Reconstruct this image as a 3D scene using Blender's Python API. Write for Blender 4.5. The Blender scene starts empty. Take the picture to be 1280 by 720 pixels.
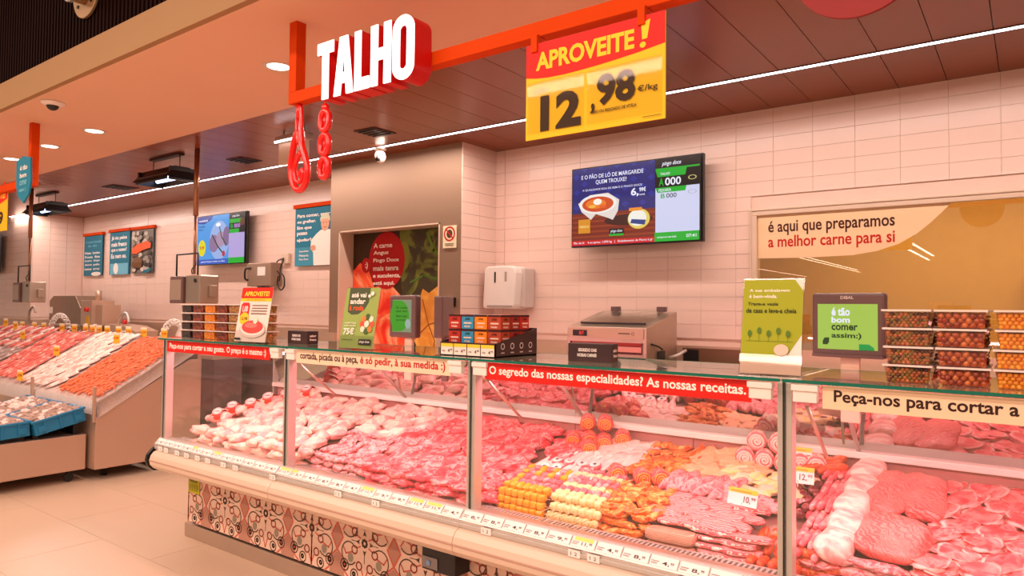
import bpy, math, random
from mathutils import Vector, Matrix, noise
random.seed(7)
S = bpy.context.scene
C = S.collection
R = math.radians
# ---------------------------------------------------------------- camera, world, lights, exposure
cam_d = bpy.data.cameras.new('camera')
cam = bpy.data.objects.new('camera', cam_d)
C.objects.link(cam)
S.camera = cam
cam_d.sensor_width = 36.0
cam_d.lens = 875.3 / 1280 * 36
cam_d.clip_start = .05
cam_d.clip_end = 100
_y, _p, _r = .640208, .0298547, .0101034
_F = Vector((-math.sin(_y) * math.cos(_p), math.cos(_y) * math.cos(_p), math.sin(_p)))
_R = Vector((math.cos(_y), math.sin(_y), 0))
_U = _R.cross(_F)
_R, _U = _R * math.cos(_r) + _U * math.sin(_r), -_R * math.sin(_r) + _U * math.cos(_r)
cam.matrix_world = Matrix(((_R.x, _U.x, -_F.x, 0), (_R.y, _U.y, -_F.y, 0), (_R.z, _U.z, -_F.z, 1.5), (0, 0, 0, 1)))

S.view_settings.view_transform = 'Standard'
S.view_settings.look = 'None'
S.view_settings.gamma = 1
S.view_settings.use_curve_mapping = False
S.view_settings.exposure = 0.0

W = bpy.data.worlds.new('store_ambient')
S.world = W
W.use_nodes = True
W.node_tree.nodes['Background'].inputs[0].default_value = (1, .73, .58, 1)
W.node_tree.nodes['Background'].inputs[1].default_value = .36

def area(name, loc, size, sizey, power, color, rot=(0, 0, 0)):
    d = bpy.data.lights.new(name, 'AREA')
    d.shape = 'RECTANGLE'; d.size = size; d.size_y = sizey; d.energy = power; d.color = color
    o = bpy.data.objects.new(name, d); C.objects.link(o); o.location = loc; o.rotation_euler = rot
    return o
WARM = (1, .71, .57)
# the store's rows of linear ceiling lights in front of the counter
for i, yy in enumerate((-.6, -3.2, -5.8)):
    area('store_light_row', (-3.2, yy, 4.3), 12, .35, 350, WARM)
for x_, y_, l_ in ((-9.3, -28, 26), (-9.7, -30, 28), (-14.5, -36, 26), (-3.9, -20, 20), (-4.4, -24, 18)):
    area('store_light_row', (x_, y_, 4.3), .12, l_, 70, WARM)
# light of the recessed ceiling strip over the service aisle
area('strip_light_glow', (-6.0, 4.17, 2.86), 14, .05, 150, (1, .80, .70))
# lamps of the refrigerated display, one run per bay, below the glass top
for i in range(5):
    area('display_lamp', (-3.77 + 1.26 * i, 2.33, 1.235), 1.15, .04, 9, (1, .33, .38), (R(24), 0, 0))

# ---------------------------------------------------------------- materials
def lin(c):
    return tuple((x / 255 / 12.92) if x / 255 <= .04045 else ((x / 255 + .055) / 1.055) ** 2.4 for x in c)
MATS = {}
def mat(name, c, rough=.5, metal=0, emit=0, bump=0, bscale=40, var=.08, vscale=8, spec=.5, coat=0, srgb=True, alpha=1):
    if name in MATS: return MATS[name]
    m = bpy.data.materials.new(name); m.use_nodes = True
    n = m.node_tree.nodes; l = m.node_tree.links; b = n['Principled BSDF']
    col = lin(c) if srgb else c
    b.inputs['Roughness'].default_value = rough
    b.inputs['Metallic'].default_value = metal
    b.inputs['Specular IOR Level'].default_value = spec
    b.inputs['Coat Weight'].default_value = coat
    tc = n.new('ShaderNodeTexCoord')
    nz = n.new('ShaderNodeTexNoise'); nz.inputs['Scale'].default_value = vscale; nz.inputs['Detail'].default_value = 3
    l.new(tc.outputs['Object'], nz.inputs['Vector'])
    mx = n.new('ShaderNodeMix'); mx.data_type = 'RGBA'
    mx.inputs[6].default_value = tuple(x * (1 - var) for x in col) + (1,)
    mx.inputs[7].default_value = tuple(min(1, x * (1 + var)) for x in col) + (1,)
    l.new(nz.outputs['Fac'], mx.inputs[0]); l.new(mx.outputs[2], b.inputs['Base Color'])
    if emit:
        l.new(mx.outputs[2], b.inputs['Emission Color']); b.inputs['Emission Strength'].default_value = emit
    if bump:
        z = n.new('ShaderNodeTexNoise'); z.inputs['Scale'].default_value = bscale; z.inputs['Detail'].default_value = 4
        l.new(tc.outputs['Object'], z.inputs['Vector'])
        bp = n.new('ShaderNodeBump'); bp.inputs['Strength'].default_value = bump; bp.inputs['Distance'].default_value = .01
        l.new(z.outputs['Fac'], bp.inputs['Height']); l.new(bp.outputs[0], b.inputs['Normal'])
    MATS[name] = m
    return m
def ink(c, k=0):
    return mat('print_%d_%d_%d' % tuple(c), c, .55, var=.02, spec=.3)
def scr(c, e=1.0):
    c = tuple(c)
    name = 'screen_%d_%d_%d' % c
    if name in MATS: return MATS[name]
    m = bpy.data.materials.new(name); m.use_nodes = True
    n = m.node_tree.nodes; l = m.node_tree.links; b = n['Principled BSDF']
    b.inputs['Base Color'].default_value = (.01, .01, .01, 1); b.inputs['Roughness'].default_value = .25
    b.inputs['Emission Color'].default_value = lin(c) + (1,); b.inputs['Emission Strength'].default_value = e
    MATS[name] = m
    return m
def glass_mat(name, tint=(.97, .98, .97), refl=1.0, rough=0.0, ior=1.45, add=0.0):
    m = bpy.data.materials.new(name); m.use_nodes = True
    n = m.node_tree.nodes; l = m.node_tree.links
    for x in list(n): n.remove(x)
    o = n.new('ShaderNodeOutputMaterial'); t = n.new('ShaderNodeBsdfTransparent'); g = n.new('ShaderNodeBsdfGlossy')
    t.inputs[0].default_value = tint + (1,); g.inputs['Roughness'].default_value = rough; g.inputs[0].default_value = (refl, refl, refl, 1)
    lw = n.new('ShaderNodeLayerWeight'); lw.inputs[0].default_value = .5
    f = n.new('ShaderNodeMath'); f.operation = 'POWER'; f.inputs[1].default_value = 5
    l.new(lw.outputs['Facing'], f.inputs[0])
    a = n.new('ShaderNodeMath'); a.operation = 'MULTIPLY_ADD'; a.inputs[1].default_value = .9; a.inputs[2].default_value = .04 + add; a.use_clamp = True
    mx = n.new('ShaderNodeMixShader')
    l.new(f.outputs[0], a.inputs[0]); l.new(a.outputs[0], mx.inputs[0]); l.new(t.outputs[0], mx.inputs[1]); l.new(g.outputs[0], mx.inputs[2]); l.new(mx.outputs[0], o.inputs[0])
    return m
GLASS = glass_mat('clear_glass')
GLASS_TOP = glass_mat('counter_top_glass', (.92, .96, .94), add=.02)
GLASS_EDGE = mat('green_glass_edge', (20, 105, 85), .15, var=.1)
GLASS_MIRROR = glass_mat('mirrored_rear_glass', (.5, .42, .4), .8, .02, 1.45, .62)
GLASS_WINDOW = glass_mat('tinted_window_glass', (.92, .82, .62), .9, 0, 1.5, .10)
PLASTIC = glass_mat('clear_plastic', (.93, .9, .88), 1, .08)
ACRYL = glass_mat('clear_acrylic', (.95, .95, .94), .6, .03)

def ramp(n, pts):
    r = n.new('ShaderNodeValToRGB')
    e = r.color_ramp.elements
    while len(e) > 1: e.remove(e[0])
    e[0].position = pts[0][0]; e[0].color = lin(pts[0][1]) + (1,)
    for p, c in pts[1:]:
        x = e.new(p); x.color = lin(c) + (1,)
    return r
def meat(name, pts, scale=20, detail=4, dist=.6, rough=.32, bump=.35, rim=None, wave=None, stretch=(1, 1, 1), wf=.55, rimw=.35, rimc=(255, 225, 215)):
    """flesh: noise through a colour ramp, optional fat rim (radii) and optional grain bands"""
    m = bpy.data.materials.new(name); m.use_nodes = True
    n = m.node_tree.nodes; l = m.node_tree.links; b = n['Principled BSDF']
    tc = n.new('ShaderNodeTexCoord'); oi = n.new('ShaderNodeObjectInfo')
    mu = n.new('ShaderNodeVectorMath'); mu.operation = 'SCALE'; mu.inputs[0].default_value = (7, 5, 3)
    l.new(oi.outputs['Random'], mu.inputs['Scale'])
    st = n.new('ShaderNodeVectorMath'); st.operation = 'MULTIPLY'; st.inputs[1].default_value = stretch
    l.new(tc.outputs['Object'], st.inputs[0])
    ad = n.new('ShaderNodeVectorMath'); ad.operation = 'ADD'
    l.new(st.outputs[0], ad.inputs[0]); l.new(mu.outputs[0], ad.inputs[1])
    nz = n.new('ShaderNodeTexNoise'); nz.inputs['Scale'].default_value = scale; nz.inputs['Detail'].default_value = detail; nz.inputs['Distortion'].default_value = dist
    l.new(ad.outputs[0], nz.inputs['Vector'])
    fac = nz.outputs['Fac']
    if wave:
        w = n.new('ShaderNodeTexWave'); w.wave_type = wave[0]
        if wave[0] == 'BANDS': w.bands_direction = wave[1]
        else: w.rings_direction = wave[1]
        w.inputs['Scale'].default_value = wave[2]; w.inputs['Distortion'].default_value = wave[3]; w.inputs['Detail'].default_value = 3; w.inputs['Detail Scale'].default_value = 1.5
        l.new(tc.outputs['Object'], w.inputs['Vector'])
        mm = n.new('ShaderNodeMix'); mm.inputs[0].default_value = wf
        l.new(fac, mm.inputs[2]); l.new(w.outputs['Fac'], mm.inputs[3]); fac = mm.outputs[0]
    r = ramp(n, pts); l.new(fac, r.inputs[0]); col = r.outputs[0]
    if rim:
        sc = n.new('ShaderNodeVectorMath'); sc.operation = 'MULTIPLY'; sc.inputs[1].default_value = (1 / rim[0], 1 / rim[1], 0)
        ln = n.new('ShaderNodeVectorMath'); ln.operation = 'LENGTH'
        l.new(tc.outputs['Object'], sc.inputs[0]); l.new(sc.outputs[0], ln.inputs[0])
        a = n.new('ShaderNodeMath'); a.operation = 'MULTIPLY_ADD'; a.inputs[1].default_value = .45; l.new(nz.outputs['Fac'], a.inputs[0]); l.new(ln.outputs['Value'], a.inputs[2])
        mr = n.new('ShaderNodeMapRange'); mr.inputs[1].default_value = 1.28 - rimw; mr.inputs[2].default_value = 1.32 - rimw * .5
        l.new(a.outputs[0], mr.inputs[0])
        mx = n.new('ShaderNodeMix'); mx.data_type = 'RGBA'; mx.inputs[7].default_value = lin(rimc) + (1,)
        l.new(mr.outputs[0], mx.inputs[0]); l.new(col, mx.inputs[6]); col = mx.outputs[2]
    l.new(col, b.inputs['Base Color'])
    b.inputs['Roughness'].default_value = rough
    bp = n.new('ShaderNodeBump'); bp.inputs['Strength'].default_value = bump; bp.inputs['Distance'].default_value = .006
    l.new(fac, bp.inputs['Height']); l.new(bp.outputs[0], b.inputs['Normal'])
    return m

M = dict(
    tile=mat('glazed_wall_tile', (234, 204, 190), .25, var=.04, vscale=3, bump=.12, bscale=14),
    grout=mat('tile_grout', (226, 195, 180), .7),
    floor=mat('porcelain_floor_tile', (200, 174, 150), .30, var=.05, vscale=1.5, bump=.02),
    floorgrout=mat('floor_grout', (150, 125, 105), .9),
    soffit=mat('soffit_paint', (226, 180, 148), .7, var=.02, vscale=1),
    fascia=mat('fascia_paint', (158, 120, 76), .7, var=.03, vscale=1),
    panel=mat('brown_ceiling_panel', (132, 62, 32), .28, var=.10, vscale=2, spec=.3),
    panelgap=mat('dark_panel_gap', (25, 14, 10), .8),
    dark=mat('dark_ribbed_metal', (30, 6, 2), .8, var=.15, spec=.1),
    grey=mat('taupe_wall_paint', (140, 112, 90), .6, var=.03, vscale=2),
    steel=mat('brushed_steel', (190, 172, 155), .32, .85, var=.06, vscale=3, bump=.03, bscale=30),
    steel2=mat('satin_steel_sheet', (204, 172, 150), .42, .55, var=.06, vscale=2),
    alu=mat('anodised_aluminium', (205, 198, 192), .38, .6, var=.04),
    cream=mat('cream_plastic', (216, 190, 168), .35, var=.03, vscale=2),
    white=mat('white_plastic', (238, 228, 220), .35, var=.02),
    black=mat('black_plastic', (24, 20, 20), .35, var=.1),
    brown=mat('dark_brown_card', (52, 24, 22), .55, var=.08),
    orange=mat('orange_red_paint', (208, 66, 0), .7, var=.03, spec=.12),
    red=mat('gloss_red', (222, 20, 12), .18, var=.05, coat=.3),
    redside=mat('red_letter_return', (205, 12, 12), .4, var=.04),
    face=mat('lit_white_letter_face', (255, 252, 250), .4, emit=1.6, var=0),
    led=mat('led_strip_diffuser', (255, 244, 246), .4, emit=6, var=0),
    lamp=mat('downlight_diffuser', (255, 240, 228), .4, emit=5, var=0),
    uv=mat('blue_white_tube', (190, 215, 255), .3, emit=3, var=0),
    blue=mat('blue_crate_plastic', (30, 120, 165), .4, var=.08),
    scale=mat('scale_housing', (104, 78, 76), .35, var=.05),
    ice=mat('crushed_ice', (208, 192, 186), .25, var=.1, vscale=30, bump=.8, bscale=60),
    prep=mat('prep_room_wall', (206, 166, 104), .7, var=.05),
    deck=mat('steel_display_deck', (150, 110, 102), .4, .4),
    hook=mat('hook_red', (232, 18, 10), .15, coat=.5, var=.05),
    pole=mat('copper_toned_pole', (168, 120, 92), .3, .8, var=.1),
    rubber=mat('caster_rubber', (35, 30, 28), .7),
    pinkrail=mat('case_back_panel', (205, 150, 140), .3, .3),
)

# ---------------------------------------------------------------- geometry helpers
class MB:
    def __init__(s): s.v = []; s.f = []; s.m = []; s.sm = []
    def add(s, v, f, mi=0, smooth=False, T=None):
        k = len(s.v)
        if T is not None: v = [T @ Vector(p) for p in v]
        s.v += [tuple(p) for p in v]
        s.f += [tuple(i + k for i in q) for q in f]
        s.m += [mi] * len(f); s.sm += [smooth] * len(f)
        return s
    def box(s, x0, x1, y0, y1, z0, z1, mi=0, T=None):
        v = [(x, y, z) for z in (z0, z1) for y in (y0, y1) for x in (x0, x1)]
        return s.add(v, [(0, 2, 3, 1), (4, 5, 7, 6), (0, 1, 5, 4), (2, 6, 7, 3), (0, 4, 6, 2), (1, 3, 7, 5)], mi, T=T)
    def prism(s, pts, a0, a1, axis='X', mi=0):
        """pts: 2-D outline; axis X: (y,z) extruded x; axis Y: (x,z) extruded y; axis Z: (x,y) extruded z"""
        n = len(pts)
        def P(p, a):
            return {'X': (a, p[0], p[1]), 'Y': (p[0], a, p[1]), 'Z': (p[0], p[1], a)}[axis]
        v = [P(p, a0) for p in pts] + [P(p, a1) for p in pts]
        f = [tuple(range(n)), tuple(range(2 * n - 1, n - 1, -1))] + [(i, (i + 1) % n + 0, (i + 1) % n + n, i + n)[::-1] for i in range(n)]
        return s.add(v, f, mi)
    def tube(s, pts, r, n=8, mi=0, caps=True, closed=False):
        pts = [Vector(p) for p in pts]; k = len(pts); rr = r if isinstance(r, (list, tuple)) else [r] * k
        rings = []; up = None
        for i, p in enumerate(pts):
            if closed: d = pts[(i + 1) % k] - pts[i - 1]
            else: d = (pts[min(i + 1, k - 1)] - pts[max(i - 1, 0)])
            d.normalize()
            if up is None: up = Vector((0, 0, 1)) if abs(d.z) < .9 else Vector((1, 0, 0))
            a = up - d * up.dot(d)
            if a.length < 1e-6: a = d.orthogonal()
            a.normalize(); up = a
            b = d.cross(a)
            rings.append([p + (a * math.cos(2 * math.pi * j / n) + b * math.sin(2 * math.pi * j / n)) * rr[i] for j in range(n)])
        v = [q for g in rings for q in g]; f = []
        for i in range(k if closed else k - 1):
            i2 = (i + 1) % k
            for j in range(n):
                j2 = (j + 1) % n
                f.append((i * n + j, i * n + j2, i2 * n + j2, i2 * n + j))
        s.add(v, f, mi, True)
        if caps and not closed:
            b0 = len(s.v) - len(v)
            s.f += [tuple(b0 + j for j in range(n))[::-1], tuple(b0 + (k - 1) * n + j for j in range(n))]
            s.m += [mi] * 2; s.sm += [False] * 2
        return s
    def cyl(s, p0, p1, r, n=16, mi=0): return s.tube([p0, p1], r, n, mi)
    def build(s, name, mats, parent=None, bevel=0, loc=None):
        me = s.mesh(name, mats)
        o = bpy.data.objects.new(name, me); C.objects.link(o)
        if parent: o.parent = parent
        if loc: o.location = loc
        if bevel:
            b = o.modifiers.new('bevel', 'BEVEL'); b.width = bevel; b.segments = 2; b.limit_method = 'ANGLE'; b.harden_normals = False
        return o
    def mesh(s, name, mats):
        me = bpy.data.meshes.new(name); me.from_pydata(s.v, [], s.f)
        for m in (mats if isinstance(mats, (list, tuple)) else [mats]): me.materials.append(m)
        me.polygons.foreach_set('material_index', s.m); me.polygons.foreach_set('use_smooth', s.sm)
        me.update(); return me
def tag(o, label, cat, group=None):
    o['label'] = label; o['category'] = cat
    if group: o['group'] = group
    return o
def thing(name, label, cat, loc=(0, 0, 0), rz=0, group=None, Mx=None):
    o = bpy.data.objects.new(name, None); C.objects.link(o); o.empty_display_size = .05
    o.location = loc; o.rotation_euler = (0, 0, rz)
    if Mx is not None: o.matrix_basis = Mx
    return tag(o, label, cat, group)
def struct(o): o['kind'] = 'structure'; return o
def stuff(o): o['kind'] = 'stuff'; return o
def inst(name, me, parent=None, loc=(0, 0, 0), rot=None, Mx=None):
    o = bpy.data.objects.new(name, me); C.objects.link(o)
    if parent: o.parent = parent
    if Mx is not None: o.matrix_basis = Mx
    else:
        o.location = loc
        if rot: o.rotation_euler = rot
    return o
def dup(o, Mx=None, parent=None, label=None, group=None):
    c = o.copy(); C.objects.link(c); c.parent = parent
    if Mx is not None: c.matrix_basis = Mx
    if label: c['label'] = label
    if group: c['group'] = group
    for ch in list(o.children): dup(ch, parent=c)
    return c
def boxpart(name, b, m, parent=None, bevel=0): return MB().box(*b).build(name, m, parent, bevel)

_tc = {}
def text_geo(body, bold=0, shear=0):
    k = (body, bold, shear)
    if k in _tc: return _tc[k]
    cu = bpy.data.curves.new('lettering', 'FONT'); cu.body = body; cu.size = 1; cu.offset = bold; cu.shear = shear; cu.resolution_u = 3
    cu.space_line = .85
    o = bpy.data.objects.new('lettering', cu)
    C.objects.link(o)
    me = bpy.data.meshes.new_from_object(o)
    v = [(p.co.x, p.co.y) for p in me.vertices]; f = [tuple(p.vertices) for p in me.polygons]
    bpy.data.objects.remove(o); bpy.data.meshes.remove(me); bpy.data.curves.remove(cu)
    x0 = min(p[0] for p in v); x1 = max(p[0] for p in v); y0 = min(p[1] for p in v); y1 = max(p[1] for p in v)
    _tc[k] = ([((p[0] - x0) / (x1 - x0), (p[1] - y0) / (y1 - y0)) for p in v], f)
    return _tc[k]
class Face(MB):
    """flat print: local x to the right, z up, looking towards -y; layers stand 0.4 mm proud of one another"""
    def __init__(s, W_, H_, step=.0004):
        super().__init__(); s.W = W_; s.H = H_; s.L = 1; s.mt = []; s.step = step
    def mi(s, m):
        if m not in s.mt: s.mt.append(m)
        return s.mt.index(m)
    def poly(s, pts, m, layer=None):
        L = s.L if layer is None else layer
        s.add([(x * s.W, -L * s.step, y * s.H) for x, y in pts], [tuple(range(len(pts)))], s.mi(m)); 
        if layer is None: s.L += 1
        return s
    def rect(s, x0, y0, x1, y1, m, layer=None): return s.poly([(x0, y0), (x1, y0), (x1, y1), (x0, y1)], m, layer)
    def ell(s, cx, cy, rx, ry, m, n=28, layer=None):
        return s.poly([(cx + rx * math.cos(2 * math.pi * i / n), cy + ry * math.sin(2 * math.pi * i / n)) for i in range(n)], m, layer)
    def ring(s, cx, cy, r, w, m, asp=1, n=28):
        k = [(cx + (r - q) * math.cos(2 * math.pi * i / n), cy + (r - q) * asp * math.sin(2 * math.pi * i / n)) for q in (0, w) for i in range(n)]
        s.add([(x * s.W, -s.L * s.step, y * s.H) for x, y in k], [(i, (i + 1) % n, n + (i + 1) % n, n + i) for i in range(n)], s.mi(m)); s.L += 1
        return s
    def line(s, pts, w, m):
        L = s.L; s.L += 1
        P = [Vector((x * s.W, y * s.H)) for x, y in pts]
        for a, b in zip(P, P[1:]):
            d = (b - a); 
            if d.length == 0: continue
            d.normalize(); q = Vector((-d.y, d.x)) * w / 2; e = d * w * .3
            s.add([(t.x, -L * s.step, t.y) for t in (a - q - e, b - q + e, b + q + e, a + q - e)], [(0, 1, 2, 3)], s.mi(m))
        return s
    def text(s, body, x0, y0, x1, y1, m, bold=.012, shear=0):
        v, f = text_geo(body, bold, shear)
        s.add([((x0 + p[0] * (x1 - x0)) * s.W, -s.L * s.step, (y0 + p[1] * (y1 - y0)) * s.H) for p in v], f, s.mi(m)); s.L += 1
        return s
    def done(s, name, parent, loc=(0, 0, 0), rot=(0, 0, 0)):
        o = s.build(name, s.mt, parent); o.location = loc; o.rotation_euler = rot; return o

def blob(rx, ry, rz, amp=.1, freq=1.5, seed=0, n=20, m=12, e=1.0, ez=1.0, bend=0, taper=0, flatb=0):
    """closed lumpy superellipsoid, radii in metres, amp relative"""
    b = MB(); v = []; f = []
    sg = lambda a, p: math.copysign(abs(a) ** p, a)
    for i in range(1, m):
        ph = -math.pi / 2 + math.pi * i / m
        for j in range(n):
            th = 2 * math.pi * j / n
            d = Vector((sg(math.cos(th), e) * abs(math.cos(ph)) ** ez, sg(math.sin(th), e) * abs(math.cos(ph)) ** ez, sg(math.sin(ph), ez)))
            k = 1 + amp * noise.noise(d * freq + Vector((seed * 3.1, seed * 1.7, seed))) * 2
            x, y, z = d.x * rx * k, d.y * ry * k, d.z * rz * (1 + (k - 1) * .6)
            y *= 1 + taper * x / rx; z *= 1 + taper * .6 * x / rx
            z += bend * (x / rx) ** 2 * rz
            if flatb and z < 0: z *= flatb
            v.append((x, y, z))
    v.append((0, 0, -rz * (flatb or 1))); v.append((0, 0, rz)); s_, t_ = len(v) - 2, len(v) - 1
    for i in range(m - 2):
        for j in range(n):
            j2 = (j + 1) % n; f.append((i * n + j, i * n + j2, (i + 1) * n + j2, (i + 1) * n + j))
    for j in range(n):
        f.append((s_, (j + 1) % n, j)); f.append((t_, (m - 2) * n + j, (m - 2) * n + (j + 1) % n))
    b.add(v, f, 0, True); return b

def inw(o):
    """geometry was written in room coordinates: shift it under its (unrotated) parent"""
    p = o.parent
    if p: o.location = -Vector(p.location)
    return o
CEIL = 2.9
# ================================================================ SETTING
# floor: slab of grout and one tile object per tile
fl = struct(MB().box(-15, 3.2, -7.5, 5.2, -.1, -.006).build('floor', M['floorgrout']))
ft = MB().box(.0015, 1.1985, .0015, .5985, -.012, 0).mesh('floor_tile', M['floor'])
rest = MB()
for i in range(-5, 11):
    for j in range(-9, 12):
        x, y = -9.6 + 1.2 * i - (.6 if j % 2 else 0), -2.12 + .6 * j
        if y > 4.9: continue
        if -10.5 < x < -2 and -.5 < y: inst('floor_tile', ft, fl, (x, y, 0))
        else: rest.box(x + .0015, x + 1.1985, y + .0015, y + .5985, -.012, 0)
stuff(rest.build('floor_tile', M['floor'], fl))

# walls behind the counter, clad in white tiles
def tilemesh(w, h): return MB().box(.0008, w - .0008, -.0045, .004, .0008, h - .0008).mesh('wall_tile', M['tile'])
TW, TH = .2567, .1
tm = tilemesh(TW, TH)
wb = MB()
wb.box(-3.84, -1.56, 4.905, 5.05, 0, CEIL).box(-1.56, 1.6, 4.905, 5.05, 2.19, CEIL).box(-1.56, 1.6, 4.905, 5.05, 0, 1.2)
wall_back = struct(wb.build('wall_back', M['grout']))
for i in range(-9, 13):
    x = -1.68 + TW * i
    for j in range(16):
        z = CEIL - TH * (j + 1)
        if x + TW > -1.55 and z < 2.2:
            if x < -1.6:
                z1 = z
                inst('wall_tile', MB().box(.0012, -1.575 - x, -.008, .004, .0012, TH - .0012).mesh('wall_tile', M['tile']), wall_back, (x, 4.9, z))
            continue
        x0 = max(x, -3.835)
        if x0 != x: inst('wall_tile', MB().box(.0012, x + TW - x0 - .0012, -.008, .004, .0012, TH - .0012).mesh('wall_tile', M['tile']), wall_back, (x0, 4.9, z))
        else: inst('wall_tile', tm, wall_back, (x, 4.9, z))
wall_left_back = struct(MB().box(-12.3, -5.53, 4.905, 5.05, 0, CEIL).build('wall_back', M['grout']))
restb = MB(); cnt = 0
for i in range(27):
    x = -5.53 - TW * (i + 1)
    if x < -12.35: break
    for j in range(16):
        z = CEIL - TH * (j + 1)
        if cnt < 288: inst('wall_tile', tm, wall_left_back, (x, 4.9, z)); cnt += 1
        else: restb.box(max(x, -12.29) + .0012, x + TW - .0012, 4.892, 4.904, z + .0012, z + TH - .0012)
stuff(restb.build('wall_tile', M['tile'], wall_left_back))
# side wall of the far block and its lit front
wl = struct(MB().box(-14.9, -12.3, 4.2, 5.05, 0, CEIL).build('wall_left', M['grout']))
s_ = MB()
for j in range(16):
    z = CEIL - TH * (j + 1)
    for i in range(3): s_.box(-12.302, -12.29, 4.2 + .233 * i + .001, 4.2 + .233 * (i + 1) - .001, z + .0012, z + TH - .0012)
    for i in range(10): s_.box(-12.3 - TW * (i + 1) + .001, -12.3 - TW * i - .001, 4.19, 4.202, z + .0012, z + TH - .0012)
stuff(s_.build('wall_tile', M['tile'], wl))
# taupe block with the recessed doorway
g = MB()
g.box(-5.53, -5.40, 4.43, 5.05, 0, CEIL).box(-4.077, -3.84, 4.43, 5.05, 0, CEIL).box(-5.40, -4.077, 4.43, 5.05, 2.235, CEIL).box(-5.40, -4.077, 4.62, 5.05, 0, 2.235)
wall_block = struct(g.build('wall_middle', M['grey']))
rt = MB()
for j in range(16):
    z = CEIL - TH * (j + 1)
    for i in range(2): inst('wall_tile', MB().box(-.004, .008, .0012, .232, .0012, TH - .0012).mesh('wall_tile', M['tile']), wall_block, (-3.84, 4.432 + .233 * i, z))
jm = MB().box(-5.40, -5.385, 4.428, 4.62, 0, 2.235).box(-4.092, -4.077, 4.428, 4.62, 0, 2.235).box(-5.40, -4.077, 4.428, 4.62, 2.222, 2.235)
struct(jm.build('trim_1', M['cream']))
# steel dado below the tiles
dd = MB().box(-12.28, -5.53, 4.868, 4.9, 0, 1.262).box(-3.84, 1.6, 4.868, 4.9, 0, 1.245).box(-12.285, -12.26, 4.2, 4.87, 0, 1.26)
dd.box(-5.545, -5.40, 4.40, 4.43, 0, 1.25).box(-4.077, -3.83, 4.40, 4.43, 0, 1.25).box(-3.83, -3.81, 4.40, 4.87, 0, 1.245).box(-14.9, -12.27, 4.17, 4.19, 0, 1.26)
struct(dd.build('trim_2', M['steel2']))

# ceilings
cb = MB().box(-15, 3.2, 1.9, 5.1, CEIL + .03, CEIL + .2)
ceiling = struct(cb.build('ceiling', M['panelgap']))
pm1 = MB().box(.002, TW - .002, 0, 1.165, 0, .03).mesh('ceiling_panel', M['panel'])
pm2 = MB().box(.002, TW - .002, 0, .695, 0, .03).mesh('ceiling_panel', M['panel'])
for i in range(67):
    x = 2.43 - TW * (i + 1) - .265 + .0
    inst('ceiling_panel', pm1, ceiling, (x, 2.98, CEIL)); inst('ceiling_panel', pm2, ceiling, (x, 4.20, CEIL))
sof = struct(MB().box(-15, 3.2, 1.835, 2.972, CEIL - .004, CEIL + .14).build('ceiling', M['soffit']))
struct(MB().box(-15, 3.2, 1.80, 1.834, CEIL - .004, 3.085).build('trim_3', M['fascia'], bevel=.002))
rb = MB()
x = -9.0
while x < 1.0:
    rb.box(x, x + .025, 1.93, 1.96, 3.04, 5.0); x += .05
rb.box(-15, 3.2, 1.96, 2.05, 3.04, 5.0)
struct(rb.build('wall_upper', M['dark']))
# ceiling strip light
t = thing('strip_light', 'long white linear light strip recessed in the brown panelled ceiling', 'light strip', (-6, 4.17, CEIL))
inw(MB().box(-13.2, 1.6, 4.150, 4.192, CEIL - .002, CEIL + .012).build('diffuser', M['led'], t))
inw(MB().box(-13.2, 1.6, 4.142, 4.150, CEIL - .004, CEIL + .02).box(-13.2, 1.6, 4.192, 4.2, CEIL - .004, CEIL + .02).build('housing', M['black'], t))

# downlights in the soffit
names = ['recessed round downlight beside the orange post above the big white letters', 'recessed round downlight right of the small dome camera', 'recessed round downlight behind the blue shield sign, nearer one', 'recessed round downlight farthest left on the peach soffit']
for i, (x, y) in enumerate(((-3.507, 2.413), (-6.04, 2.469), (-6.954, 2.481), (-7.876, 2.493))):
    t = thing('downlight', names[i], 'ceiling light', (x, y, CEIL - .005), group='soffit downlights')
    m = MB(); n = 28
    v = [(math.cos(2 * math.pi * k / n) * r, math.sin(2 * math.pi * k / n) * r, z) for r, z in ((.092, 0), (.088, -.006), (.066, -.004), (.062, .0)) for k in range(n)]
    m.add(v, [(q * n + k, q * n + (k + 1) % n, (q + 1) * n + (k + 1) % n, (q + 1) * n + k)[::-1] for q in range(3) for k in range(n)], 0, True)
    m.build('trim_ring', M['cream'], t)
    MB().cyl((0, 0, -.0025), (0, 0, .0), .063, 28).build('diffuser', M['lamp'], t)
    d = bpy.data.lights.new('downlight_beam', 'SPOT'); d.energy = 38; d.spot_size = R(120); d.spot_blend = .6; d.color = WARM; d.shadow_soft_size = .06
    o = bpy.data.objects.new('downlight_beam', d); C.objects.link(o); o.parent = t; o.location = (0, 0, -.03)

def dome(name, label, loc, s=1.0, cat='camera'):
    t = thing(name, label, cat, loc)
    b = blob(.075 * s, .075 * s, .03 * s, 0, n=24, m=10); b.v = [(x, y, min(z, 0)) for x, y, z in b.v]
    b.build('base', M['white'], t)
    d = blob(.04 * s, .04 * s, .04 * s, 0, n=20, m=10); d.v = [(x, y, z - .018 * s) for x, y, z in d.v]
    d.build('lens_dome', M['black'], t)
    return t
dome('dome_camera', 'small white dome security camera on the peach soffit', (-5.423, 1.946, CEIL - .005), 1.0)
t = thing('security_camera', 'small white turret camera hanging from the brown ceiling before the taupe wall', 'camera', (-4.58, 4.2, CEIL))
MB().cyl((0, 0, -.02), (0, 0, 0), .05, 20).build('base', M['white'], t)
b = blob(.045, .05, .06, 0, n=20, m=12); b.v = [(x, y, z - .075) for x, y, z in b.v]; b.build('body', M['white'], t)
MB().cyl((.01, -.03, -.105), (.015, -.055, -.112), .017, 14).build('lens', M['black'], t)

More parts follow.
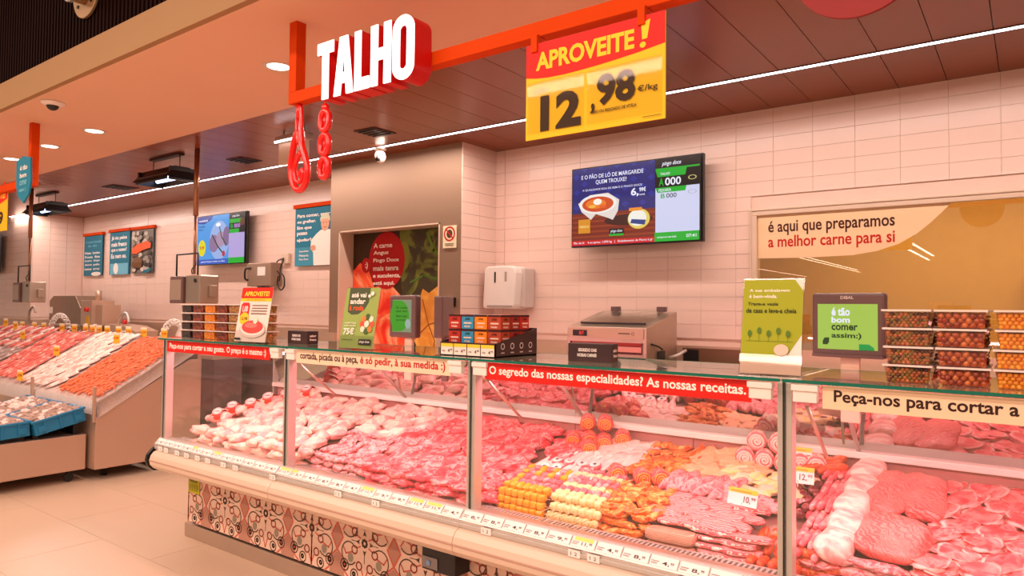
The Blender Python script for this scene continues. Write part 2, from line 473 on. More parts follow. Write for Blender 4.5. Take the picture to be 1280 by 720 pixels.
# ceiling vents
for lab, (x, y), w in (('small dark square ceiling vent above the taupe wall', (-4.2, 3.79), .24), ('small dark ceiling vent nearer the hanging black lamp', (-6.05, 3.81), .24), ('small dark ceiling vent toward the far end of the brown ceiling', (-8.7, 3.86), .3)):
    t = thing('ceiling_vent', lab, 'vent', (x, y, CEIL))
    MB().box(-w / 2, w / 2, -w / 2, w / 2, -.006, .0).build('frame', M['brown'], t, .002)
    for k in range(4): boxpart('slat', (-w * .4, w * .4, -w * .36 + k * w * .21, -w * .30 + k * w * .21, -.014, -.006), M['black'], t)

# window in the right wall, prep room behind it
wx0, wx1, wz0, wz1 = -1.58, 1.6, 1.2, 2.21
t = struct(MB().box(wx0, wx1, 4.872, 4.905, wz1 - .05, wz1).box(wx0, wx0 + .052, 4.872, 4.905, wz0, wz1 - .05).build('window_1', M['cream'], bevel=.004))
inw(MB().box(wx0 + .008, wx1, 4.866, 4.874, wz1 - .016, wz1 - .008).box(wx0 + .008, wx0 + .016, 4.866, 4.874, wz0, wz1 - .016).build('frame_bead', M['cream'], t))
inw(boxpart('window_pane', (wx0 + .045, wx1, 4.892, 4.898, wz0, wz1 - .045), GLASS_WINDOW, t))
# curved cream sticker on the pane with its wording
f = Face(2.0, .30)
curve = [(0, 1), (0, 0)] + [(.1 + .9 * k / 24 * .60, 0 + .0 * k) for k in range(9)]
pts = [(0, 1), (0, .0), (.44, .0)]
for k in range(1, 17):
    a = k / 16 * math.pi / 2
    pts.append((.44 + .32 * math.sin(a) * 1.0, 1.0 * (1 - math.cos(a))))
# the lower edge sweeps up to the right
pts = [(0, 1), (0, .02), (.16, .0), (.30, .02), (.37, .09), (.43, .22), (.48, .42), (.515, .62), (.545, .82), (.57, 1)]
f.poly(pts, ink((238, 200, 158)))
f.text('é aqui que preparamos', .035, .52, .42, .86, ink((70, 25, 15)), .018)
f.text('a melhor carne para si', .035, .18, .42, .52, ink((190, 30, 20)), .018)
s_o = f.done('window_sticker', None, (wx0 + .055, 4.8905, wz1 - .35)); s_o.parent = t
# prep room beyond the glass: walls, worktop, cupboard
pr = MB().box(-3.6, 2.6, 7.6, 7.7, 0, 3.0).box(-3.7, -3.6, 5.05, 7.7, 0, 3.0).box(2.6, 2.7, 5.05, 7.7, 0, 3.0).box(-3.7, 2.7, 5.05, 7.7, 2.9, 3.0)
struct(pr.build('wall_prep_room', M['prep']))
area('prep_room_lamp', (-.4, 6.4, 2.86), 2.2, .15, 70, (1, .80, .52))
t = thing('wall_cupboard', 'pale square cupboard on the prep room wall behind the window', 'cupboard', (.35, 7.4, 1.35))
MB().box(-.4, .4, -.15, .2, 0, .52).build('body', mat('pale_cupboard', (200, 170, 130), .5), t, .005)
boxpart('door', (-.385, -.005, -.168, -.15, .015, .505), mat('pale_cupboard2', (206, 178, 138), .5), t); boxpart('door', (.005, .385, -.168, -.15, .015, .505), mat('pale_cupboard2', (206, 178, 138), .5), t)
t = thing('steel_worktable', 'steel prep table in the room behind the window', 'table', (-.2, 6.9, 0))
MB().box(-1.5, 1.5, -.35, .35, .86, .9).build('top', M['steel'], t, .004)
for sx in (-1.4, 1.4):
    for sy in (-.3, .3): boxpart('leg', (sx - .02, sx + .02, sy - .02, sy + .02, 0, .86), M['steel'], t)
# ================================================================ REFRIGERATED DISPLAY COUNTER
CX0, MOD = -4.42, 1.26
PX = [CX0 + .02 + MOD * i for i in range(6)]          # post centres
CX1 = PX[5] + .02
case = thing('display_counter', 'long glass-fronted refrigerated butcher counter with patterned tile base', 'counter', (-1.25, 2.7, 0))
def cp(mb, name, m, bevel=0, parent=None):
    o = mb.build(name, m, case, bevel); return inw(o)
cp(MB().box(CX0 - .04, CX1, 2.435, 2.46, 0, .088).box(CX0 - .04, CX0 - .02, 2.46, 3.2, 0, .088), 'kickboard', mat('kick_plinth', (176, 150, 130), .4, .4), .003)
cp(MB().box(CX0 + .02, CX1, 2.5, 3.3, .05, .5), 'inner_base', M['black'])
# base panels with the printed tile pattern
pp = Face(1, 1, .00001)
PW, PH = MOD, .40
DK, RD, TN, GR, LT = ink((82, 60, 46)), ink((196, 98, 80)), ink((178, 128, 108)), ink((150, 138, 118)), ink((232, 205, 186))
def at_layer(k): pp.L = k
per = .42
def arc(cx, cy, r, a0, a1, w, m, n=12, layer=3):
    at_layer(layer); pp.line([(cx + r * math.cos(R(a0 + (a1 - a0) * i / n)), cy + r * math.sin(R(a0 + (a1 - a0) * i / n))) for i in range(n + 1)], w, m)
class ClipFace(Face): pass
for k in range(4):
  for row, cy in ((0, .20), ):
    cx = .0 + per * k
    def inside(x): return 0 <= x <= PW
    if k in (0, 3): halves = True
    def L(pts, w, m, layer):
        q = [(min(max(cx + x, 0), PW), min(max(cy + z, 0), PH)) for x, z in pts]
        at_layer(layer); pp.line(q, w, m)
    def Pn(pts, m, layer):
        q = [(min(max(cx + x, 0), PW), min(max(cy + z, 0), PH)) for x, z in pts]
        at_layer(layer); pp.poly(q, m, layer)
    def A(ox, oz, r, a0, a1, w, m, layer, n=14, ry=None):
        ry = ry or r
        L([(ox + r * math.cos(R(a0 + (a1 - a0) * i / n)), oz + ry * math.sin(R(a0 + (a1 - a0) * i / n))) for i in range(n + 1)], w, m, layer)
    H = per / 2
    for sx in (-1, 1):      # brown lozenges between the flowers and grey quatrefoils
        Pn([(sx * H, .075), (sx * (H - .05), .0), (sx * H, -.075)], TN, 20)
        Pn([(sx * H, .2), (sx * (H - .06), .2), (sx * (H - .05), .12), (sx * H, .08)], TN, 20)
        Pn([(sx * H, -.2), (sx * (H - .06), -.2), (sx * (H - .05), -.12), (sx * H, -.08)], TN, 20)
        L([(sx * H, .07), (sx * (H - .045), 0), (sx * H, -.07)], .010, RD, 40)
        L([(sx * H, .07), (sx * (H - .06), .12), (sx * (H - .06), .17), (sx * (H - .10), .2)], .010, RD, 40)
        L([(sx * H, -.07), (sx * (H - .06), -.12), (sx * (H - .06), -.17), (sx * (H - .10), -.2)], .010, RD, 40)
        for sz in (-1, 1):
            Pn([(sx * .105 + .022 * math.cos(q * math.pi / 4), sz * .09 + .026 * math.sin(q * math.pi / 4)) for q in range(8)], GR, 22)
            A(sx * .075, sz * .045, .02, 0, 360, .008, RD, 45)
            A(sx * .04, sz * .12, .02, 0, 360, .008, RD, 45)
            L([(sx * .03, sz * .02), (sx * .06, sz * .033)], .008, RD, 45)
            L([(sx * .02, sz * .14), (sx * .0, sz * .19)], .008, RD, 45)
            L([(sx * .095, sz * .06), (sx * .14, sz * .075), (sx * .165, sz * .04)], .008, RD, 45)
            A(sx * .115, sz * .07, .058, 40 if sx * sz > 0 else 140, 320 if sx * sz > 0 else -140, .0065, DK, 60)
            A(sx * .15, sz * .135, .03, 0, 360, .006, DK, 62)
            A(sx * .15, sz * .135, .012, 0, 360, .010, DK, 62, 8)
            A(sx * .075, sz * .17, .027, 0, 360, .006, DK, 62)
            A(sx * .078, sz * .168, .009, 0, 360, .010, DK, 62, 8)
    for q in range(8):
        a = q * math.pi / 4
        Pn([(.016 * math.cos(a) + .009 * math.cos(b * math.pi / 3), .016 * math.sin(a) + .009 * math.sin(b * math.pi / 3)) for b in range(6)], DK, 70)
    for a in (0, 90, 180, 270):
        c_, s__ = math.cos(R(a)), math.sin(R(a))
        T = lambda x, y: (c_ * x - s__ * y, s__ * x + c_ * y)
        Pn([T(.035, -.013), T(.066, 0), T(.035, .013), T(.042, 0)], DK, 72)
        L([T(.04, 0), T(.10, 0)], .0035, DK, 73)
pat_mesh = pp.mesh('printed_pattern', pp.mt)
for i in range(5):
    x = CX0 + .03 + MOD * i
    bpn = cp(MB().box(x, x + MOD - .004, 2.42, 2.44, .112, .512), 'base_panel', mat('printed_base_board', (222, 188, 166), .4, var=.03), .0015)
    o = inst('printed_pattern', pat_mesh, bpn, (x, 2.4195, .112))
cp(MB().box(CX0 + .03, CX0 + .05, 2.44, 3.28, .112, .5), 'end_board', mat('printed_base_board', (222, 188, 166), .4))
# yellow-green energy label at the left end of the base
f = Face(.13, .095); f.rect(0, 0, 1, 1, ink((188, 180, 30)))
for k in range(7): f.rect(.08 + .12 * k, .12, .14 + .12 * k, .62, ink((130, 130, 20)), 3)
f.rect(.08, .7, .8, .86, ink((120, 120, 30)), 3)
lab = thing('energy_label', 'yellow-green sticker at the left end of the patterned counter base', 'label', (CX0 + .035, 2.416, .30)); f.done('printed_face', lab)
# bumper and rail profiles
bump = [(2.30, .60), (2.205, .600), (2.185, .592), (2.168, .572), (2.160, .545), (2.165, .515), (2.185, .492), (2.22, .474), (2.40, .462), (2.42, .462), (2.42, .60)]
for i in range(5):
    a, b = PX[i] - .02 + (.03 if i == 0 else 0), PX[i + 1] - .022
    o = cp(MB().prism(bump, a, b), 'bumper', M['cream'], .002)
    cp(MB().prism([(2.1595, .548), (2.1585, .545), (2.1585, .541), (2.1595, .538)], a, b), 'bumper_groove', mat('bumper_groove', (190, 150, 130), .5))
cap = [(2.42, .62), (2.24, .64), (2.19, .61), (2.158, .575), (2.15, .54), (2.165, .50), (2.2, .47), (2.42, .455)]
cp(MB().prism(cap, CX0 - .012, CX0 + .012), 'end_cap', M['black'], .006)
rail = [(2.26, .67), (2.24, .672), (2.206, .640), (2.202, .634), (2.206, .628), (2.206, .619), (2.200, .617), (2.200, .606), (2.206, .604), (2.206, .600), (2.30, .60)]
for i in range(5):
    cp(MB().prism(rail, PX[i] - .02, PX[i + 1] - .021), 'price_rail', M['alu'])
# glass-supporting front sill and slotted air grille
cp(MB().box(CX0, CX1, 2.246, 2.30, .60, .668), 'front_sill', M['steel'])
gr = MB(); x = CX0 + .03
gr.box(CX0 + .02, CX1, 2.30, 2.309, .60, .655).box(CX0 + .02, CX1, 2.372, 2.384, .60, .655)
while x < CX1:
    gr.box(x, x + .0085, 2.309, 2.372, .640, .655); x += .0185
stuff(cp(gr, 'air_grille', M['alu']))
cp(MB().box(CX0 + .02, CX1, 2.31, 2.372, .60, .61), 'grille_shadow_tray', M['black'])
def zdeck(Y): return .684 + (Y - 2.45) * .30
deck = [(2.384, .60), (2.40, .602), (2.46, .604), (2.47, .676), (2.50, zdeck(2.5)), (3.06, zdeck(3.06)), (3.06, .58), (2.384, .58)]
for i in range(5): cp(MB().prism(deck, PX[i] + .0, PX[i + 1] - .004), 'display_deck', M['deck'])
# back panels, white rail, rear mirrored glass
for i in range(10):
    a = CX0 + .02 + MOD / 2 * i
    cp(MB().box(a + .002, a + MOD / 2 - .002, 3.075, 3.09, .62, .925), 'back_panel', M['pinkrail'])
cp(MB().box(CX0, CX1, 3.04, 3.10, .925, .952), 'rear_rail', M['white'], .004)
cp(MB().box(CX0, CX1, 3.1, 3.3, 0.05, .93), 'rear_body', M['steel2'])
for i in range(5):
    cp(MB().add([(PX[i] + .005, 3.09, .952), (PX[i + 1] - .005, 3.09, .952), (PX[i + 1] - .005, 3.005, 1.22), (PX[i] + .005, 3.005, 1.22), (PX[i] + .005, 3.096, .952), (PX[i + 1] - .005, 3.096, .952), (PX[i + 1] - .005, 3.011, 1.22), (PX[i] + .005, 3.011, 1.22)], [(0, 1, 2, 3), (7, 6, 5, 4), (3, 2, 6, 7), (0, 3, 7, 4), (1, 5, 6, 2), (0, 4, 5, 1)]), 'rear_glass', GLASS_MIRROR)
# posts, clips, braces
for i, x in enumerate(PX):
    cp(MB().box(x - .022, x + .022, 2.247, 2.295, .655, 1.283), 'post', M['alu'], .002)
    cp(MB().box(x - .004, x + .004, 2.2425, 2.247, .67, 1.283), 'post_seam', M['black'])
    for sd in (-1, 1):
        if i == 0 or (i == 5 and sd > 0): continue
        a, b = sorted((x + sd * .028, x + sd * .105))
        cp(MB().box(a, b, 2.212, 2.246, 1.262, 1.281).box(a + .004, b - .004, 2.218, 2.244, 1.228, 1.262), 'glass_clip', M['white'], .002)
    if 0 < i < 5:
        cp(MB().tube([(x + .06, 2.27, 1.21), (x + .06, 2.52, 1.02)], .006, 8), 'gas_strut', M['steel'])
        cp(MB().tube([(x + .06, 2.70, 1.27), (x + .06, 3.06, .95)], .009, 8), 'rear_brace', M['alu'])
# glass
for i in range(5):
    a, b = PX[i] + .003, PX[i + 1] - .003
    if i == 0: a = PX[0] - .02
    cp(MB().box(a, b, 2.236, 2.242, .672, 1.281), 'front_glass', GLASS)
    t = cp(MB().box(a, b, 2.212, 2.72, 1.286, 1.295), 'top_glass', GLASS_TOP)
    o = MB().box(a, b, 2.2085, 2.2118, 1.2855, 1.2955).box(a, b, 2.7205, 2.7235, 1.2855, 1.2955).build('glass_edge', GLASS_EDGE, t)
    cp(MB().box(a + .12, b - .12, 2.30, 2.36, 1.255, 1.27), 'lamp_housing', M['alu'])
    cp(MB().cyl((a + .13, 2.33, 1.245), (b - .13, 2.33, 1.245), .008, 10), 'lamp_tube', mat('pink_white_tube', (255, 200, 205), .3, emit=3, var=0))
cp(MB().box(CX0, CX0 + .006, 2.30, 3.06, .61, 1.281), 'end_glass', GLASS)
cp(MB().box(CX0 - .004, CX0 + .014, 2.26, 3.10, .60, .625).box(CX0 - .004, CX0 + .01, 3.05, 3.09, .62, 1.281), 'end_frame', M['alu'])

# banner strips hung under the front edge of the glass top
def banner(i, x0, x1, bg, parts, label):
    t = thing('banner_strip', label, 'sign', ((x0 + x1) / 2, 2.226, 1.214))
    w = x1 - x0; MB().box(-w / 2, w / 2, 0, .003, 0, .068).build('board', ink(bg), t)
    f = Face(w, .068)
    for (s, a, b, lo, hi, c) in parts: f.text(s, a, lo, b, hi, ink(c), .022)
    f.done('lettering', t, (-w / 2, -.0003, 0))
banner(0, -4.335, -3.26, (214, 30, 20), [('Peça-nos para cortar a seu gosto.', .03, .60, .17, .80, (255, 240, 230)), ('O preço é o mesmo :)', .62, .97, .17, .82, (255, 240, 230))], 'red banner strip on the leftmost bay of the counter')
banner(1, -3.03, -1.975, (240, 210, 180), [('cortada, picada ou à peça,', .03, .445, .17, .84, (60, 25, 20)), ('é só pedir, à sua medida :)', .46, .97, .17, .84, (190, 30, 30))], 'cream banner strip with dark and red words on the second bay')
banner(2, -1.79, -.715, (214, 30, 20), [('O segredo das nossas especialidades? As nossas receitas.', .02, .985, .18, .82, (255, 240, 230))], 'red banner strip about specialities on the third bay')
banner(3, -.505, .54, (240, 206, 170), [('Peça-nos para cortar a seu gosto.', .03, .655, .17, .84, (50, 25, 20))], 'cream banner strip with black words on the fourth bay at right')
# price tickets in the rail
rail_rot = math.atan2(.034, .032)
def ticket_mesh(price, seg):
    f = Face(.1, .038); f.rect(0, 0, 1, 1, ink((250, 236, 232)))
    f.rect(.0 if seg < .8 else .1, .62, seg, 1, ink((250, 220, 120)))
    f.rect(.0, 0, .012, 1, ink((180, 160, 150)))
    f.text(price, .45, .16, .72, .56, ink((70, 60, 60)), .01); f.text('99', .75, .34, .87, .58, ink((70, 60, 60)), .01)
    f.rect(.06, .42, .34, .5, ink((150, 140, 140))); f.rect(.06, .22, .28, .3, ink((150, 140, 140)))
    f.box(0, .1, .0002, .001, 0, .038, f.mi(ink((250, 236, 232))))
    return f.mesh('price_ticket', f.mt)
tk = [ticket_mesh(*a) for a in (('8,', .01), ('5,', .5), ('11,', .9), ('9,', .01), ('4,', .01))]
Mt = Matrix.Rotation(-(math.pi / 2 - rail_rot), 4, 'X')
random.seed(3)
bayn = ('leftmost', 'second', 'third', 'fourth', 'fifth')
for i in range(5):
    for k in range(12):
        x = PX[i] - .01 + .1045 * k
        if i == 4 and k > 5: continue
        o = inst('price_ticket', tk[random.choice((0, 0, 1, 2, 3, 4))], None, Mx=Matrix.Translation((x, 2.2045, .6405)) @ Mt)
        tag(o, 'price ticket in the slanted rail below the glass of the %s bay' % bayn[i], 'price tag', 'rail tickets of the %s bay' % bayn[i])
# small white stickers on the rail face
sm = Face(.05, .026); sm.rect(0, 0, 1, 1, ink((245, 232, 225))); sm.text('1 2', .2, .25, .75, .75, ink((120, 100, 100)))
sm.box(0, .05, .0002, .002, 0, .026, 0); smm = sm.mesh('rail_sticker', sm.mt)
for x in (-4.36, -4.29, -4.16, -4.05, -3.93, -3.82, -3.66, -3.54, -3.2, -2.68, -2.42, -1.78, -1.37, -1.29, -.95):
    tag(inst('rail_sticker', smm, None, (x, 2.1985, .6015)), 'tiny white sticker on the front of the aluminium rail', 'label', 'rail stickers')
# black metering box under the bumper
t = thing('cable_box', 'small black box with a grey face fixed under the counter bumper', 'box', (-2.12, 2.34, .33))
MB().box(-.10, .10, -.02, .08, 0, .10).build('body', M['black'], t, .006)
MB().box(-.095, .0, -.026, -.02, .012, .062).build('front_plate', mat('grey_plate', (130, 120, 115), .4), t, .002)
MB().cyl((-.05, -.032, .037), (-.05, -.026, .037), .012, 14).build('knob', mat('blue_knob', (120, 150, 190), .3), t)

# ================================================================ HANGING SIGNS
BY = 2.1
t = thing('sign_gantry', 'orange-red metal frame hanging from the soffit, long beam over the counter', 'sign frame', (-2.89, BY, CEIL))
inw(MB().box(-2.925, -2.868, BY - .028, BY + .028, 2.548, CEIL - .004).build('hanger_post', M['orange'], t, .002))
inw(MB().box(-2.925, 1.0, BY - .028, BY + .028, 2.492, 2.548).build('beam', M['orange'], t, .002))
inw(MB().box(.94, .997, BY - .028, BY + .028, 2.548, CEIL - .004).build('hanger_post', M['orange'], t, .002))
# letters T A L H O, each a solid with a lit white face
def letter(polys, holes=None): return polys
LH = .262
shapes = {
 'T': (.112, [[(0, 1), (0, .80), (.31, .80), (.31, 0), (.69, 0), (.69, .80), (1, .80), (1, 1)]]),
 'A': (.128, [[(.0, 0), (.29, 1), (.50, 1), (.50, .76), (.34, 0)], [(.50, .76), (.50, 1), (.71, 1), (1, 0), (.66, 0)], [(.385, .20), (.44, .38), (.56, .38), (.615, .20)]]),
 'L': (.093, [[(0, 0), (0, 1), (.42, 1), (.42, .20), (1, .20), (1, 0)]]),
 'H': (.122, [[(0, 0), (0, 1), (.34, 1), (.34, .60), (.66, .60), (.66, 1), (1, 1), (1, 0), (.66, 0), (.66, .41), (.34, .41), (.34, 0)]]),
 'O': (.125, None)}
xs = -2.635; slope = 0
tal = thing('talho_letters', 'big white lit letters TALHO with red sides fixed to the orange beam', 'sign', (-2.32, 2.07, 2.44))
for ch in 'TALHO':
    w, pl = shapes[ch]
    b = MB(); fb = MB()
    if pl:
        for po in pl:
            pts = [(xs + p[0] * w, 2.446 + p[1] * LH) for p in po]
            b.prism(pts, 2.025, 2.126, 'Y')
            fb.prism(pts, 2.019, 2.0245, 'Y')
    else:
        n = 32
        def oval(k, rx, rz):
            a = 2 * math.pi * k / n; c, s = math.cos(a), math.sin(a)
            zz = s * rx + (math.copysign(rz - rx, s) if abs(s) > 1e-6 else 0)
            return (xs + w / 2 + c * rx, 2.446 + LH / 2 + zz)
        for (B, y0, y1) in ((b, 2.025, 2.125), (fb, 2.019, 2.0245)):
            v = []
            for (rx, rz) in ((w / 2, LH / 2 + .004), (w * .17, LH / 2 - .04)):
                for y in (y0, y1):
                    v += [(oval(k, rx, rz)[0], y, oval(k, rx, rz)[1]) for k in range(n)]
            f_ = []
            for k in range(n):
                k2 = (k + 1) % n
                f_ += [(k, k2, n + k2, n + k), (2 * n + k, 3 * n + k, 3 * n + k2, 2 * n + k2), (k, 2 * n + k, 2 * n + k2, k2), (n + k, n + k2, 3 * n + k2, 3 * n + k)]
            B.add(v, f_, 0)
    for B in (b, fb): B.v = [(x * .9735, y * .9735, 1.5 + (z - 1.5) * .9735) for x, y, z in B.v]
    lo = inw(b.build('letter', M['redside'], tal)); fo = fb.build('lit_face', M['face'], lo)
    xs += w + (.006 if ch == 'T' else .011)

def hang_clip(x, t):
    MB().box(x - .014, x + .014, -.036, .036, .42, .50 - .0).build('hanger', M['orange'], t, .001)
# APROVEITE price sign
t = thing('price_sign', 'red and yellow price board reading APROVEITE 12,98 hung from the beam', 'sign', (-1.2065, 2.06, 2.112))
SW, SH = .545, .348
MB().box(-SW / 2, SW / 2, 0, .006, 0, SH).build('board', ink((240, 196, 24)), t)
f = Face(SW, SH)
f.poly([(0, 1), (0, .66), (.08, .635), (.18, .62), (.30, .615), (.42, .62), (.55, .63), (.68, .645), (.82, .665), (1, .70), (1, 1)], ink((226, 24, 10)))
f.text('APROVEITE', .08, .71, .80, .90, ink((250, 208, 40)), .035, 0)
f.poly([(.845, .93), (.905, .955), (.885, .78), (.852, .775)], ink((250, 208, 40))); f.ell(.857, .725, .02, .028, ink((250, 208, 40)))
f.text('13,98', .07, .475, .16, .505, ink((90, 60, 10)), .01); f.line([(.06, .47), (.165, .515)], .0015, ink((90, 60, 10)))
f.text('12', .12, .07, .43, .44, ink((60, 34, 14)), .045)
f.text(',', .505, .16, .53, .26, ink((60, 34, 14)), .04)
f.text('98', .545, .22, .81, .53, ink((60, 34, 14)), .04)
f.text('€/kg', .825, .27, .955, .345, ink((60, 34, 14)), .01)
f.text('NISPO OU REDONDO DE VITELA', .50, .155, .82, .185, ink((60, 34, 14)), .02)
f.rect(.86, .035, .98, .042, ink((110, 90, 10)))
f.done('printed_face', t, (-SW / 2, -.0006, 0))
pk = glass_mat('clear_pocket_film', (.98, .97, .93), .25, .04)
for a, b in ((.012, .25), (.262, .538)):
    o = MB().box(a - SW / 2, b - SW / 2, -.009, -.0075, .02, .205).build('plastic_pocket', pk, t)
for x in (-.235, .19):
    MB().box(x - .013, x + .013, -.008, .008, SH - .03, SH + .03).box(x - .013, x + .013, .0, .05, SH + .028, SH + .034).build('hanger', M['orange'], t)
# red disc sign at the top right
t = thing('round_sign', 'dark red round sign hanging above, cut off by the top edge', 'sign', (-.372, 2.055, 2.33))
MB().cyl((0, -.006, .140), (0, .006, .140), .172, 64).build('disc', mat('deep_red_sign', (140, 6, 3), .6), t)
MB().box(-.015, .015, -.01, .01, .33, .342).build('hanger', M['orange'], t)

# red hook and red sausage chain ornaments
t = thing('hook_ornament', 'glossy red looped hook ornament hanging from the left end of the orange beam', 'ornament', (-2.872, BY, 2.06))
H0 = -.0
def sp(pts, n=6):
    P = [Vector(p) for p in pts]; out = []
    for i in range(len(P) - 1):
        p0 = P[max(i - 1, 0)]; p1 = P[i]; p2 = P[i + 1]; p3 = P[min(i + 2, len(P) - 1)]
        for k in range(n):
            u = k / n
            out.append(.5 * ((2 * p1) + (p2 - p0) * u + (2 * p0 - 5 * p1 + 4 * p2 - p3) * u * u + (3 * p1 - p0 - 3 * p2 + p3) * u ** 3))
    out.append(P[-1]); return out
MB().cyl((0, 0, .36), (0, 0, .432), .015, 12).build('shank', M['hook'], t)
MB().tube(sp([(0, 0, .42), (.012, 0, .405), (.018, 0, .33), (.016, 0, .27), (0, 0, .262), (-.014, 0, .27), (-.016, 0, .33), (-.01, 0, .40), (0, 0, .42)]), .011, 10).build('eye', M['hook'], t)
loop = sp([(.018, 0, .30), (.022, 0, .235), (.05, 0, .17), (.072, 0, .10), (.06, 0, .04), (.018, 0, .008), (-.03, 0, .03), (-.058, 0, .10), (-.052, 0, .18), (-.03, 0, .26), (-.012, 0, .29), (.0, .0, .27), (.006, .0, .235)], 8)
MB().tube([p for p in loop], .0165, 12).build('outer_loop', M['hook'], t)
inner = sp([(.018, -.004, .19), (-.018, 0, .15), (-.03, 0, .10), (-.012, 0, .055), (.02, 0, .05), (.038, 0, .085), (.03, 0, .105), (.012, 0, .095), (.012, 0, .078), (.022, 0, .075)], 8)
MB().tube(inner, [.0135 - .005 * i / len(inner) for i in range(len(inner))], 12).build('inner_curl', M['hook'], t)
t = thing('sausage_chain_ornament', 'red cut-out chain of sausage links hanging below the letter T', 'ornament', (-2.675, BY, 2.105))
z = .345
MB().cyl((0, 0, .345), (0, 0, .40), .005, 8).build('cord', M['hook'], t)
blob(.022, .018, .022, .0, n=16, m=10).build('knot', M['hook'], t, loc=(0, 0, .335))
for k in range(3):
    zc = .275 - .112 * k
    m = MB(); n = 28
    m.tube([(.030 * math.cos(2 * math.pi * q / n) * (1 if abs(math.cos(2 * math.pi * q / n)) > .3 else .9), 0, zc + .045 * math.copysign(abs(math.sin(2 * math.pi * q / n)) ** .7, math.sin(2 * math.pi * q / n))) for q in range(n)], .0155, 10, closed=True)
    m.build('link', M['hook'], t)
    MB().tube([(0, 0, zc + .035), (0, 0, zc - .035)], .006, 8).build('link_core', M['hook'], t)

# fish-side sign frame, far left
t = thing('sign_gantry', 'distant orange frame carrying the yellow price board at the left edge', 'sign frame', (-6.18, BY, CEIL))
inw(MB().box(-6.21, -6.155, BY - .028, BY + .028, 2.47, CEIL - .004).build('hanger_post', M['orange'], t, .002))
inw(MB().box(-9.5, -6.155, BY - .028, BY + .028, 2.41, 2.47).build('beam', M['orange'], t, .002))
t = thing('shield_sign', 'blue shield-shaped hanging sign in front of the left orange post', 'sign', (-6.16, 2.03, 2.27))
sh = [(-.155, .30), (-.155, .335), (-.02, .36), (.12, .335), (.12, .30), (.135, .15), (.10, .06), (.0, 0), (-.10, .05), (-.15, .13)]
MB().prism([(x, z) for x, z in sh], 0, .012, 'Y').build('board', ink((30, 130, 160)), t)
f = Face(.25, .34)
for k, s in enumerate(('é tão', 'bom', 'comer', 'assim :)')): f.text(s, .18, .74 - .17 * k, .75 - .05 * (k % 2), .85 - .17 * k, ink((240, 236, 230) if k < 2 else (120, 195, 215)), .03)
f.done('lettering', t, (-.12, -.001, 0))
t = thing('price_sign', 'yellow and red price board cut by the left edge, under the orange beam', 'sign', (-6.98, BY, 2.10))
MB().box(-.27, .27, 0, .006, 0, .36).build('board', ink((240, 190, 24)), t)
f = Face(.54, .36); f.poly([(0, 1), (0, .66), (.3, .6), (.7, .63), (1, .72), (1, 1)], ink((226, 30, 12))); f.text('APROVEITE!', .08, .74, .92, .9, ink((250, 208, 40)), .03); f.text('9,99', .2, .1, .85, .45, ink((60, 34, 14)), .04)
f.done('printed_face', t, (-.27, -.0006, 0))
for x in (-.2, .2): MB().box(x - .01, x + .01, -.004, .004, .34, .40).build('hanger', M['orange'], t)
# ================================================================ ON THE WALLS
def tv(label, x0, x1, z0, z1, y):
    t = thing('wall_screen', label, 'television', ((x0 + x1) / 2, y + .07, z0))
    w, h = x1 - x0, z1 - z0
    MB().box(-w / 2, w / 2, -.06, -.02, 0, h).build('bezel', M['black'], t, .004)
    MB().box(-.2, .2, -.02, .08, h * .3, h * .7).build('wall_bracket', M['black'], t)
    return t, w, h
t, w, h = tv('wall screen showing a cake in a bowl and queue number A000', -2.94, -1.855, 1.99, 2.615, 4.72)
W_, K_, GN = scr((235, 235, 250)), scr((8, 6, 10)), scr((10, 170, 40))
f = Face(w - .02, h - .02)
f.rect(0, 0, .67, 1, scr((22, 30, 110)))
for a in range(10):
    for b in range(6):
        if (a + b) % 2 == 0: f.L = 2; f.poly([(.035 + .067 * a, .50 + .1 * b - .04), (.065 + .067 * a - .0, .50 + .1 * b), (.035 + .067 * a, min(1, .50 + .1 * b + .04)), (.005 + .067 * a, .50 + .1 * b)], scr((30, 44, 140)))
f.L = 4
f.rect(0, .06, .67, .42, scr((120, 34, 14)))
for k in range(5): f.rect(0, .10 + .065 * k, .67, .125 + .065 * k, scr((148, 52, 20)), 5)
f.L = 6
f.ell(.46, .30, .19, .07, scr((60, 14, 8)))
f.poly([(.05, .55), (.08, .44), (.16, .33), (.20, .40), (.30, .34), (.34, .31), (.38, .42), (.39, .56), (.30, .66), (.15, .65)], scr((226, 214, 206)))
f.ell(.215, .53, .155, .125, scr((240, 232, 226))); f.ell(.215, .525, .13, .098, scr((205, 70, 16))); f.ell(.20, .53, .085, .062, scr((232, 120, 24)))
f.ell(.17, .50, .03, .02, scr((240, 180, 60))); f.ell(.26, .49, .03, .02, scr((225, 90, 20))); f.ell(.215, .555, .035, .04, scr((250, 240, 225)))
f.rect(.055, .16, .155, .34, scr((216, 140, 30))); f.text('FRESCO', .065, .23, .145, .26, scr((255, 220, 140)))
f.ell(.545, .30, .085, .125, scr((225, 200, 90))); f.ell(.535, .31, .07, .1, scr((240, 236, 226))); f.poly([(.48, .25), (.59, .22), (.60, .28), (.49, .30)], scr((40, 60, 130))); f.rect(.47, .40, .57, .44, scr((235, 140, 30)))
f.text('E O PÃO DE LÓ DE MARGARIDE', .08, .86, .58, .925, W_, .01)
f.text('QUEM TROUXE?', .20, .775, .45, .835, W_, .01)
f.text('A QUALIDADE BOA DE BEM É O PINGO DOCE', .09, .70, .57, .735, W_, .005)
f.text('6,', .485, .575, .545, .685, W_, .03); f.text('99€', .55, .63, .60, .685, W_, .03); f.text('/unid.', .55, .585, .595, .61, W_); 
f.rect(.315, .13, .43, .195, K_); f.rect(.315, .105, .43, .13, GN); f.text('pingo doce', .325, .14, .42, .185, W_, .01, .3)
